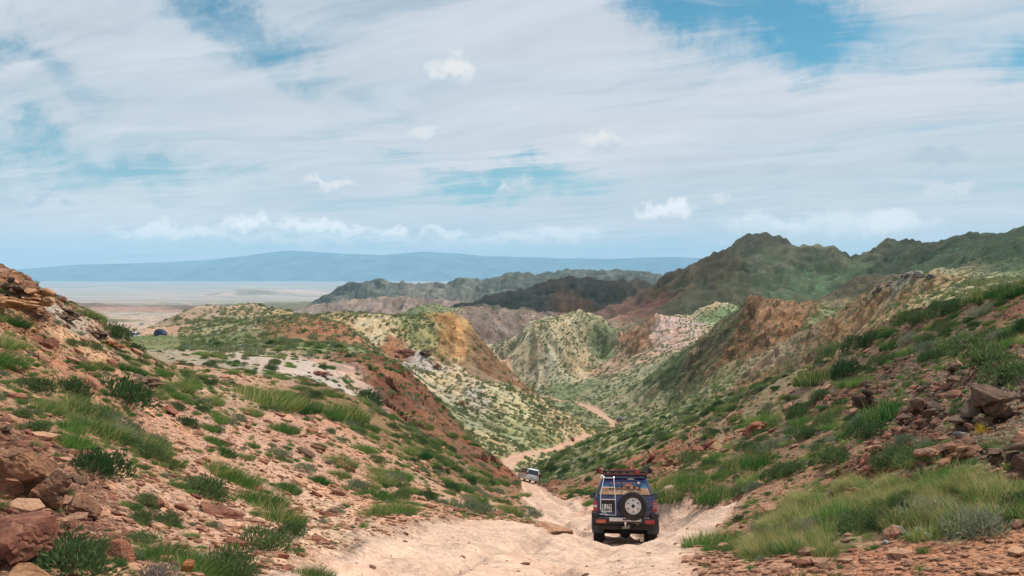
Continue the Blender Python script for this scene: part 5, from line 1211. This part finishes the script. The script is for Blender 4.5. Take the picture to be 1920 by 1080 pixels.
    part('rack_frame', tube([(-.70, -2.22, 2.13), (.70, -2.22, 2.13), (.70, .37, 2.13), (-.70, .37, 2.13)], .02, closed=True), M['black'], rk, True)
    part('rack_panel', box(-.64, .64, -2.232, -2.222, 2.035, 2.065), M['rackred'], rk)
    for k in range(6): part('rack_slat', box(-.62 + k * .22, -.50 + k * .22, -2.236, -2.226, 2.07, 2.11), M['black'], rk)
    for k in range(7): part('rack_bar', box(-.66, .66, -2.0 + k * .36, -1.95 + k * .36, 2.045, 2.07), M['black'], rk)
    for s in (-1, 1):
        for y in (-2.0, -.9, .2): part('rack_foot', box(s * .66 - .02, s * .66 + .02, y - .03, y + .03, 1.93, 2.06), M['black'], rk)
        part('rack_post', box(s * .70 - .02, s * .70 + .02, -2.24, -2.20, 2.03, 2.16), M['rackred'], rk)
    part('high_jack', box(-.30, .40, -2.10, -2.02, 2.155, 2.20), M['rackred'], rk, False, .012); part('high_jack_arm', tube([(-.45, -2.15, 2.10), (.45, -2.15, 2.13)], .02), M['grey'], rk)
    part('jack_head', hexa([(.30, -2.26, 2.06), (.46, -2.26, 2.02), (.46, -2.12, 2.02), (.30, -2.12, 2.06), (.33, -2.26, 2.20), (.50, -2.26, 2.16), (.50, -2.12, 2.16), (.33, -2.12, 2.20)]), M['rackred'], rk, False, .02)
    wl = part('work_lamp', lathe([(.03, -.05), (.062, -.03), (.066, .02), (.058, .03)], 'y', (-.66, -2.30, 1.965), 18), M['ltwhite'], rk, True)
    for s, mm in ((-1, 'rackred'), (1, 'black')):
        ring = [(s * .70 + (.115 if s < 0 else .10) * math.cos(a) + .06 * -s * .2, -2.12, 2.17 + .10 * math.sin(a)) for a in [R(q) for q in range(0, 360, 24)]]
        lh = part('lamp_hoop', tube(ring, .018, closed=True), M['black'], rk, True)
        part('lamp_body', lathe([(.03, -.06), (.085, -.03), (.09, .03), (.05, .06)], 'y', (s * .76, -2.02, 2.16), 18), M[mm], lh, True)
    part('snorkel', tube([(.90, .95, 1.3), (.88, 1.0, 1.6), (.76, .62, 1.98)], .035), M['black'], rt)
    return rt
suv = build_suv()
def seat_on_ground(o, x, y, yaw, wb, tr, lift=0.0, level=0.0):
    """rest a vehicle on its four wheel points"""
    f = Vector((math.sin(yaw), math.cos(yaw))); s = Vector((f.y, -f.x)); q = {}
    for a in (-1, 1):
        for b in (-1, 1):
            px, py = x + f.x * a * wb / 2 + s.x * b * tr / 2, y + f.y * a * wb / 2 + s.y * b * tr / 2
            q[a, b] = Vector((px, py, sum(ground_at(px + dx, py + dy) for dx, dy in ((0, 0), (.1, .1), (-.1, .1), (.1, -.1), (-.1, -.1))) / 5))
    if level:
        for a in (-1, 1):
            zz = (q[a, 1].z + q[a, -1].z) / 2; dz = (q[a, 1].z - q[a, -1].z) / 2 * (1 - level); q[a, 1].z = zz + dz; q[a, -1].z = zz - dz
    fw = ((q[1, 1] + q[1, -1]) - (q[-1, 1] + q[-1, -1])).normalized(); sd = ((q[1, 1] + q[-1, 1]) - (q[1, -1] + q[-1, -1])).normalized()
    up = sd.cross(fw).normalized(); sd = fw.cross(up)
    c = (q[1, 1] + q[1, -1] + q[-1, 1] + q[-1, -1]) / 4 + up * lift
    o.matrix_world = Matrix((sd, fw, up)).transposed().to_4x4(); o.matrix_world.translation = c
    M_ = Matrix((sd, fw, up)).transposed().to_4x4(); M_.translation = c; o.matrix_world = M_

def place_suv():
    d = 25.1; yaw = R(7.5); x = (1173 - U0) / F * 23.9 + 0.15
    seat_on_ground(suv, x, d, yaw, 2.97, 1.6, -.02, .5)
place_suv()

VM = dict(silver=smat('silver_paint', (.66, .69, .72), .35, .25, .6, .5, .08), white=smat('white_paint', (.86, .87, .88), .3, 0, .5), dk=smat('car_interior', (.02, .022, .025), .7), grn=smat('grey_green_paint', (.22, .25, .26), .3, .5, .5))
def car(label, paint, L=4.75, W=1.8, H=1.72, hood=.95, name='car', roofx=.66, tail=.16, belt=.98, roofback=.10, mpv=True):
    """a small hatch or people carrier; forward is +y"""
    M = SUVM; rt = bpy.data.objects.new(name, None); COL.objects.link(rt); tag(rt, label, 'car' if name == 'car' else name)
    h = L / 2; w = W / 2; zb = .30
    prof = [(-h, .42), (-h - .02, .75), (-h + .05, belt), (h - hood, belt), (h - .25, belt - .14), (h, .70), (h - .03, .38), (h - .2, zb), (-h + .2, zb)]
    bm = bmesh.new(); rings = []
    for s, k in ((-1, .90), (-.97, .985), (0, 1.0), (.97, .985), (1, .90)):
        rings.append([bm.verts.new((s * w, y * k, zb + (z - zb) * (1 if k > .95 else .93))) for y, z in prof])
    for A, Bq in zip(rings[:-1], rings[1:]):
        for k in range(len(prof)): bm.faces.new((A[k], A[(k + 1) % len(prof)], Bq[(k + 1) % len(prof)], Bq[k]))
    bm.faces.new(rings[0]); bm.faces.new(rings[-1][::-1])
    part('body', bm, paint, rt, True, .03)
    yr0, yr1, yf0, yf1 = -h + .04, -h + .04 + tail, h - hood, h - hood - (.75 if mpv else .6)
    wt = w * .78
    part('cabin', hexa([(-w * .97, yr0, belt - .02), (w * .97, yr0, belt - .02), (w * .97, yf0, belt - .02), (-w * .97, yf0, belt - .02), (-wt, yr1, H), (wt, yr1, H), (wt, yf1, H), (-wt, yf1, H)]), paint, rt, True, .08, 4)
    def lerp(a, b, t): return a + (b - a) * t
    def q(t, o=.006): return yr0 + (yr1 - yr0) * t - o
    za, zc = .10, .82; zz = lambda t: belt - .02 + (H - belt + .02) * t
    xw = lambda t: lerp(w * .97, wt, t)
    part('rear_window', hexa([(-xw(za) * .86, q(za, .012), zz(za)), (xw(za) * .86, q(za, .012), zz(za)), (xw(za) * .86, q(za, -.02), zz(za)), (-xw(za) * .86, q(za, -.02), zz(za)), (-xw(zc) * .86, q(zc, .012), zz(zc)), (xw(zc) * .86, q(zc, .012), zz(zc)), (xw(zc) * .86, q(zc, -.02), zz(zc)), (-xw(zc) * .86, q(zc, -.02), zz(zc))]), M['glass'], rt)
    fy = lambda t: lerp(yf0, yf1, t)
    part('windscreen', hexa([(-xw(za) * .88, fy(za) + .012, zz(za)), (xw(za) * .88, fy(za) + .012, zz(za)), (xw(za) * .88, fy(za) - .03, zz(za)), (-xw(za) * .88, fy(za) - .03, zz(za)), (-xw(zc) * .88, fy(zc) + .012, zz(zc)), (xw(zc) * .88, fy(zc) + .012, zz(zc)), (xw(zc) * .88, fy(zc) - .03, zz(zc)), (-xw(zc) * .88, fy(zc) - .03, zz(zc))]), M['glass'], rt)
    for s in (-1, 1):
        y0, y1 = yr1 + .06, yf1 + .05; st = (y1 - y0) / 3
        for k in range(3):
            a, b = y0 + st * k + .04, y0 + st * (k + 1) - .04; sl = .45 if k == 2 else 0
            part('side_window', hexa([(s * (xw(za) + .006), a, zz(za)), (s * (xw(za) + .006), b + sl, zz(za)), (s * (xw(za) - .03), b + sl, zz(za)), (s * (xw(za) - .03), a, zz(za)), (s * (xw(zc) + .006), a, zz(zc)), (s * (xw(zc) + .006), b, zz(zc)), (s * (xw(zc) - .03), b, zz(zc)), (s * (xw(zc) - .03), a, zz(zc))]), M['glass'], rt)
        part('tail_light', box(min(s * w * .80, s * w * .985), max(s * w * .80, s * w * .985), -h - .03, -h + .16, belt - .08, belt + .22), M['red'], rt, False, .02)
        part('headlight', box(min(s * w * .55, s * w * .93), max(s * w * .55, s * w * .93), h - .22, h - .02, .62, .76), M['white'], rt, False, .02)
        part('mirror', box(min(s * w, s * (w + .2)), max(s * w, s * (w + .2)), yf0 - .25, yf0 - .15, belt + .02, belt + .18), M['black'], rt, False, .02)
        part('roof_rail', tube([(s * wt * .95, yr1 + .2, H + .05), (s * wt * .95, yf1 - .1, H + .05)], .02), M['black'], rt)
        for yc in (-h + .85, h - .85): wheel(rt, 'wheel', (s * (w - .12), yc, .33), .33, .21, M['tyre'], M['steel'], 'x', s, 5)
    bp = part('bumper', hexa([(-w * .97, -h - .07, .38), (w * .97, -h - .07, .38), (w, -h + .2, .38), (-w, -h + .2, .38), (-w * .97, -h - .07, .62), (w * .97, -h - .07, .62), (w, -h + .2, .66), (-w, -h + .2, .66)]), paint, rt, True, .03)
    part('bumper_inset', box(-w * .8, w * .8, -h - .085, -h - .06, .47, .55), M['grey'], bp)
    part('number_plate', box(-.26, .26, -h - .045, -h - .01, .74, .86), M['plate'], rt)
    return rt
van = car('silver people carrier seen from behind further down the track', VM['silver'], 4.75, 1.8, 1.74, .95, 'minivan')
seat_on_ground(van, (988.5 - U0) / F * 102.5, 104, R(-13), 2.8, 1.5)
far_car = car('tiny grey car coming along the far bend of the track', VM['grn'], 4.3, 1.75, 1.6, 1.1, 'car', mpv=False)
seat_on_ground(far_car, (1166 - U0) / F * 342, 342, R(122), 2.5, 1.5)

wc = car('white car parked on the grassy saddle with its doors and tailgate open', VM['white'], 4.3, 1.75, 1.62, 1.0, 'car', mpv=False)
seat_on_ground(wc, (246 - U0) / F * 208, 208, R(-76), 2.5, 1.5)
def open_panels(rt, L=4.3, W=1.75, H=1.62):
    h, w = L / 2, W / 2
    part('tailgate', hexa([(-.68, -h + .12, H - .05), (.68, -h + .12, H - .05), (.68, -h - .75, H + .32), (-.68, -h - .75, H + .32), (-.68, -h + .14, H + .04), (.68, -h + .14, H + .04), (.68, -h - .72, H + .42), (-.68, -h - .72, H + .42)]), VM['white'], rt)
    for y in (.45, -.55):
        dr = part('door', hexa([(-w, y, .4), (-w - .75, y - .5, .4), (-w - .72, y - .55, .4), (-w, y - .06, .4), (-w, y, .98), (-w - .75, y - .5, .98), (-w - .72, y - .55, .98), (-w, y - .06, .98)]), VM['white'], rt)
        part('door_window', hexa([(-w, y, .98), (-w - .75, y - .5, .98), (-w - .72, y - .55, .98), (-w, y - .06, .98), (-w + .15, y, 1.5), (-w - .5, y - .45, 1.5), (-w - .48, y - .48, 1.5), (-w + .15, y - .04, 1.5)]), SUVM['glass'], dr)
        part('door_opening', box(-w - .012, -w + .05, y - .80, y - .25, .55, 1.0), VM['dk'], rt)
open_panels(wc)

def tent():
    blue = smat('tent_blue', (.010, .026, .095), .6); dk = smat('tent_dark', (.02, .04, .045), .7); wh = SUVM['plate']
    rt = bpy.data.objects.new('tent', None); COL.objects.link(rt); tag(rt, 'dark blue dome tent pitched on the grassy saddle', 'tent')
    bm = bmesh.new(); n, m = 14, 9; rows = []
    for i in range(n + 1):
        t = -1 + 2 * i / n; rr = (1 - abs(t) ** 2.4) ** .5 if abs(t) < 1 else 0
        rows.append([bm.verts.new((t * 1.75, -1.25 * math.cos(math.pi * k / m) * max(rr, .03), 1.5 * math.sin(math.pi * k / m) ** .8 * max(rr, .03) * (1 - .12 * t))) for k in range(m + 1)])
    for A, Bq in zip(rows[:-1], rows[1:]):
        for k in range(m): bm.faces.new((A[k], A[k + 1], Bq[k + 1], Bq[k]))
    fly = part('fly_sheet', bm, blue, rt, True)
    bm = bmesh.new(); rows = []
    for i in range(n + 1):
        t = -.86 + 1.72 * i / n; rr = (1 - abs(t) ** 2.4) ** .5
        rows.append([bm.verts.new((t * 1.79, -1.30 * math.cos(math.pi * (.30 + .40 * k / m)) * rr, 1.56 * math.sin(math.pi * (.30 + .40 * k / m)) ** .8 * rr * (1 - .12 * t))) for k in range(m + 1)])
    for A, Bq in zip(rows[:-1], rows[1:]):
        for k in range(m): bm.faces.new((A[k], A[k + 1], Bq[k + 1], Bq[k]))
    part('roof_cover', bm, dk, rt, True)
    part('skirt_patch', box(.75, 1.05, -1.06, -.9, .28, .36), wh, rt); part('skirt_patch', box(1.15, 1.4, -.90, -.76, .28, .36), wh, rt)
    part('awning_pole', tube([(-.5, -1.7, -.1), (-.5, -1.7, .95)], .02), SUVM['grey'], rt); part('guy_line', tube([(1.6, 0, .9), (2.5, -.2, 0)], .012), SUVM['grey'], rt)
    x = (301 - U0) / F * 213; rt.location = (x, 213, ground_at(x, 213) - .03); rt.rotation_euler = (0, 0, R(4)); rt.scale = (1.02, 1.02, 1.02)
tent()

def hut(u, d, L, D_, Hh, label, col, roofc):
    x = (u - U0) / F * d; p = (x, d, ground_at(x, d)); rt = bpy.data.objects.new('hut', None); COL.objects.link(rt); tag(rt, label, 'hut'); rt.location = p; rt.rotation_euler = (0, 0, R(12))
    w = part('wall', box(-L / 2, L / 2, -D_ / 2, D_ / 2, -.5, Hh), smat('hut_wall', col, .8), rt)
    part('roof', prism([(-D_ / 2 - .4, Hh), (D_ / 2 + .4, Hh), (0, Hh + D_ * .3)], 'x', -L / 2 - .4, L / 2 + .4), smat('hut_roof', roofc, .8), rt)
    for x in (-L * .25, L * .2): part('window', box(x - .6, x + .6, -D_ / 2 - .03, -D_ / 2, 1.2, 2.2), SUVM['glass'], rt)
    part('door', box(-.5, .5, -D_ / 2 - .04, -D_ / 2, 0, 2.1), SUVM['grey'], rt)
hut(266, 1980, 11, 6, 3.2, 'white hut with dark roof alone on the tan plain', (.75, .74, .72), (.05, .05, .05))
hut(252, 2450, 9, 5, 2.8, 'tiny pale hut farther out on the plain, left of a second one', (.78, .77, .75), (.5, .48, .46))
hut(260, 2450, 8, 5, 2.8, 'tiny pale hut farther out on the plain, right of a second one', (.78, .77, .75), (.45, .44, .42))
# ---------------------------------------------------------------- boulders and outcrop blocks one can point to
def rock(name, u, v, wpx, asp, mat, label, seed, tilt=(0, 0, 0), sub=4, planes=12, rough=.10, strata=0.0, sink=.25, dep=.8, cat='boulder', dy=0.0, solid=False):
    p, n, _ = pick(u, v); w = wpx * p.y / F; h = w * asp
    me = outcrop_mesh(name, mat, seed, 26, (1, dep, asp), tilt[1]) if cat == 'outcrop' and not solid else rock_mesh(name, mat, seed, sub if solid else min(sub, 4), (1, dep, asp), planes, rough, strata)
    if cat == 'outcrop' and not solid: tilt = (0, 0, 0); sink = sink + .38; w *= 1.15
    o = bpy.data.objects.new(name, me); COL.objects.link(o); o.scale = (w, w, w); o.rotation_euler = tuple(R(t) for t in tilt)
    o.location = (p.x, p.y + dy, p.z + h * (.5 - sink)); tag(o, label, cat); return o
rock('boulder', 45, 1060, 200, .62, M_RED, 'large cracked red boulder in the bottom left corner', 1, (0, 14, 10), 5, 14, .08, 0, .12)
rock('rock_outcrop', 15, 925, 175, 1.0, M_BROWN, 'dark brown weathered outcrop above the red boulder', 2, (0, 20, 30), 5, 22, .12, 3, .3, cat='outcrop', solid=True)
rock('rock_outcrop', 92, 950, 110, .85, M_BROWN, 'tan faced outcrop block beside the dark brown outcrop', 3, (0, 24, 12), 5, 20, .12, 3, .3, cat='outcrop', solid=True)
rock('rock_outcrop', 158, 968, 100, .55, M_BROWN, 'low layered red ledge right of the tan outcrop block', 4, (0, 16, -5), 5, 20, .12, 4, .3, cat='outcrop', solid=True)
rock('boulder', 285, 948, 62, .36, M_RED, 'flat topped red stone block on the left scree', 5, (0, 4, 5), 4, 9, .06, 0, .2)
rock('boulder', 225, 1052, 64, .75, M_RED, 'angular red stone beside the broad leafy bush', 6, (0, 30, 15), 4, 9, .07)
rock('boulder', 352, 1072, 32, .85, M_RUST, 'rust coloured stone sitting among grass at the bottom edge', 7, (0, 10, 30), 4, 9, .05, 0, .15)
rock('boulder', 40, 1090, 110, .28, M_TAN, 'flat tan slab at the bottom left edge', 8, (0, 4, 0), 4, 9, .06)
rock('boulder', 410, 965, 90, .35, M_RED, 'half buried red slab in the middle of the left scree', 9, (10, 18, 10), 4, 9, .06, 0, .4)
rock('boulder', 556, 962, 34, .5, M_TAN, 'tan stone above the cream bank', 10, (0, 15, 20), 4, 9, .06)
rock('boulder', 465, 805, 22, .7, M_TAN, 'pale pink stone beside a small green cushion, larger of two', 11, (0, 0, 20), 3, 9, .06, 0, .15)
rock('boulder', 503, 813, 16, .7, M_TAN, 'pale pink stone beside a small green cushion, smaller of two', 12, (0, 0, 70), 3, 9, .06, 0, .15)
rock('boulder', 575, 855, 40, .5, M_DARK, 'dark purple stone on the left scree', 13, (0, 20, 0), 4, 9, .06, 0, .3)
rock('boulder', 650, 880, 60, .32, M_RED, 'long dark red slab on the left slope above the track', 14, (0, 28, 10), 4, 10, .08, 0, .4)
rock('boulder', 320, 778, 46, .55, M_RED, 'small dark red ledge between shrubs on the left slope', 15, (0, 24, 0), 4, 10, .1, 4, .3)
rock('rock_outcrop', 265, 715, 100, .32, M_DARK, 'low dark ledge running down the left slope', 16, (0, 20, 5), 5, 12, .1, 5, .4, cat='outcrop')
# skyline crag with its overhang
rock('rock_outcrop', 5, 560, 60, .85, M_DARK, 'dark block on top of the left skyline', 17, (0, 10, 0), 5, 13, .12, 5, .05, cat='outcrop', dy=.6)
rock('rock_outcrop', 66, 590, 96, .52, M_TAN, 'layered tan crag with a shadowed overhang on the left skyline', 18, (-14, 22, -8), 5, 14, .12, 6, -.22, cat='outcrop')
rock('rock_outcrop', 18, 600, 110, .42, M_TAN, 'long layered tan ledge left of the shadowed overhang', 19, (-10, 12, 5), 5, 14, .12, 6, -.25, cat='outcrop')
rock('rock_outcrop', 126, 600, 60, .55, M_DARK, 'dark brown crag stepping down right of the overhang', 20, (0, 28, 0), 5, 14, .12, 5, .15, cat='outcrop')
rock('rock_outcrop', 172, 628, 60, .36, M_DARK, 'dark ledge above the parked white car', 21, (0, 26, 0), 5, 14, .12, 5, .2, cat='outcrop')
rock('rock_outcrop', 212, 650, 50, .40, M_RUST, 'orange block at the end of the ledge near the white car', 22, (0, 18, 0), 4, 12, .1, 0, .25, cat='outcrop')
# middle distance
rock('rock_outcrop', 602, 702, 50, .3, M_RED, 'long red rock lying on the grey hump', 23, (0, 18, -15), 4, 12, .12, 4, .25, cat='outcrop')
rock('rock_outcrop', 757, 662, 46, .5, M_RED, 'brown outcrop on the sunlit yellow hill, left of a darker one', 24, (0, 14, 0), 5, 13, .12, 5, .25, cat='outcrop')
rock('rock_outcrop', 797, 668, 34, .55, M_DARK, 'dark brown block at the right end of the outcrop on the yellow hill', 25, (0, 20, 0), 4, 12, .12, 0, .25, cat='outcrop')
rock('rock_outcrop', 818, 688, 26, .5, M_RED, 'small brown block below the outcrop on the yellow hill', 26, (0, 20, 0), 4, 12, .12, 0, .25, cat='outcrop')
rock('boulder', 868, 760, 14, 1.0, M_TAN, 'lone orange stone standing on the yellow hillside', 27, (0, 0, 0), 3, 9, .08)
rock('boulder', 1102, 749, 14, .5, M_GREYR, 'pale boulder on the green valley floor left of another', 28, (0, 0, 0), 3, 9, .08)
rock('boulder', 1156, 757, 14, .5, M_GREYR, 'pale boulder on the green valley floor right of another', 29, (0, 0, 0), 3, 9, .08)
rock('boulder', 1073, 826, 12, .8, M_RED, 'small brown rock at the toe of the yellow hill', 30, (0, 0, 0), 3, 9, .08)
rock('earth_bank', 1030, 990, 90, .34, M_SCREE, 'undercut earth bank beside the track left of the blue car', 43, (0, 8, 15), 4, 14, .09, 0, .55, cat='bank')
# right slope
rock('rock_outcrop', 1418, 815, 70, .62, M_RED, 'jutting pinkish brown rock in the middle of the right slope', 31, (0, -14, 0), 5, 14, .12, 4, .2, cat='outcrop')
rock('rock_outcrop', 1222, 872, 46, .9, M_RED, 'rusty red crag behind the roof of the blue vehicle', 32, (0, -14, 0), 5, 14, .12, 0, .2, cat='outcrop')
rock('rock_outcrop', 1275, 868, 70, .5, M_TAN, 'broken ochre crag on the slope behind the blue vehicle', 33, (0, -18, 0), 5, 14, .14, 0, .3, cat='outcrop')
rock('rock_outcrop', 1628, 775, 60, 1.25, M_DARK, 'upright brown block at the left end of the black outcrop', 34, (0, 12, 20), 5, 13, .1, 0, .15, cat='outcrop')
rock('rock_outcrop', 1735, 782, 110, .62, M_DARK, 'black layered outcrop in the middle of the right slope', 35, (0, -22, 10), 5, 16, .14, 6, .15, cat='outcrop')
rock('boulder', 1742, 790, 34, .9, M_DARK, 'smooth dark blue grey boulder set in the outcrop', 36, (0, 0, 0), 4, 14, .03, 0, .1)
rock('rock_outcrop', 1860, 790, 150, .62, M_DARK, 'broad lichen covered outcrop at the right edge', 37, (0, -20, 15), 5, 16, .14, 6, .2, cat='outcrop')
rock('rock_outcrop', 1650, 880, 90, .95, M_RED, 'crumbling red outcrop below the black one', 38, (0, -16, 10), 5, 16, .15, 5, .2, cat='outcrop')
rock('rock_outcrop', 1790, 868, 150, .52, M_BROWN, 'ledge of splintered brown rock above the long grass', 39, (0, -22, 5), 5, 16, .15, 7, .15, cat='outcrop')
rock('rock_outcrop', 1895, 882, 130, .8, M_DARK, 'mossy broken rock at the right edge above the long grass', 40, (0, -15, 5), 5, 16, .15, 6, .2, cat='outcrop')
rock('boulder', 1790, 700, 40, .6, M_DARK, 'black boulder below the big dark bush', 41, (0, -20, 0), 4, 11, .08, 0, .2)
rock('rock_outcrop', 1600, 935, 70, .5, M_RED, 'low rusty rock in the long grass', 42, (0, -10, 0), 4, 12, .12, 0, .3, cat='outcrop')
for i, (u, v, w, a, lab) in enumerate([(1688, 1002, 42, .42, 'pale grey slab, longest of the stones by the long grass'), (1724, 1004, 40, .5, 'pale grey block right of the longest pale slab'), (1706, 1012, 24, .6, 'whitish stone in front of the two pale slabs'), (1660, 1022, 20, .5, 'small white stone at the edge of the red gravel'), (1798, 1004, 16, .5, 'small pale stone right of the grey blocks'), (1745, 1010, 30, .35, 'flat grey stone half hidden in grass'), (1800, 820, 28, .5, 'grey stone on the black outcrop')]):
    rock('stone', u, v, w, a, M_GREYR, lab, 60 + i, (0, (-1) ** i * 8, 25 * i), 3, 9, .06, 0, .2, cat='stone')
# grey crest rocks on the far right ridge
for i, u in enumerate(range(1640, 1745, 13)):
    v = [547, 537, 528, 520, 515, 511, 510, 513, 518][i]
    rock('rock_outcrop', u, v + 6, 20, .7, M_GREYR, ['lowest', 'second lowest', 'third lowest', 'fourth', 'fifth', 'sixth', 'highest', 'first beyond the highest', 'last'][i] + ' grey block along the crest of the right ridge', 80 + i, (0, 0, 30 * i), 3, 10, .1, 0, .3, cat='outcrop')
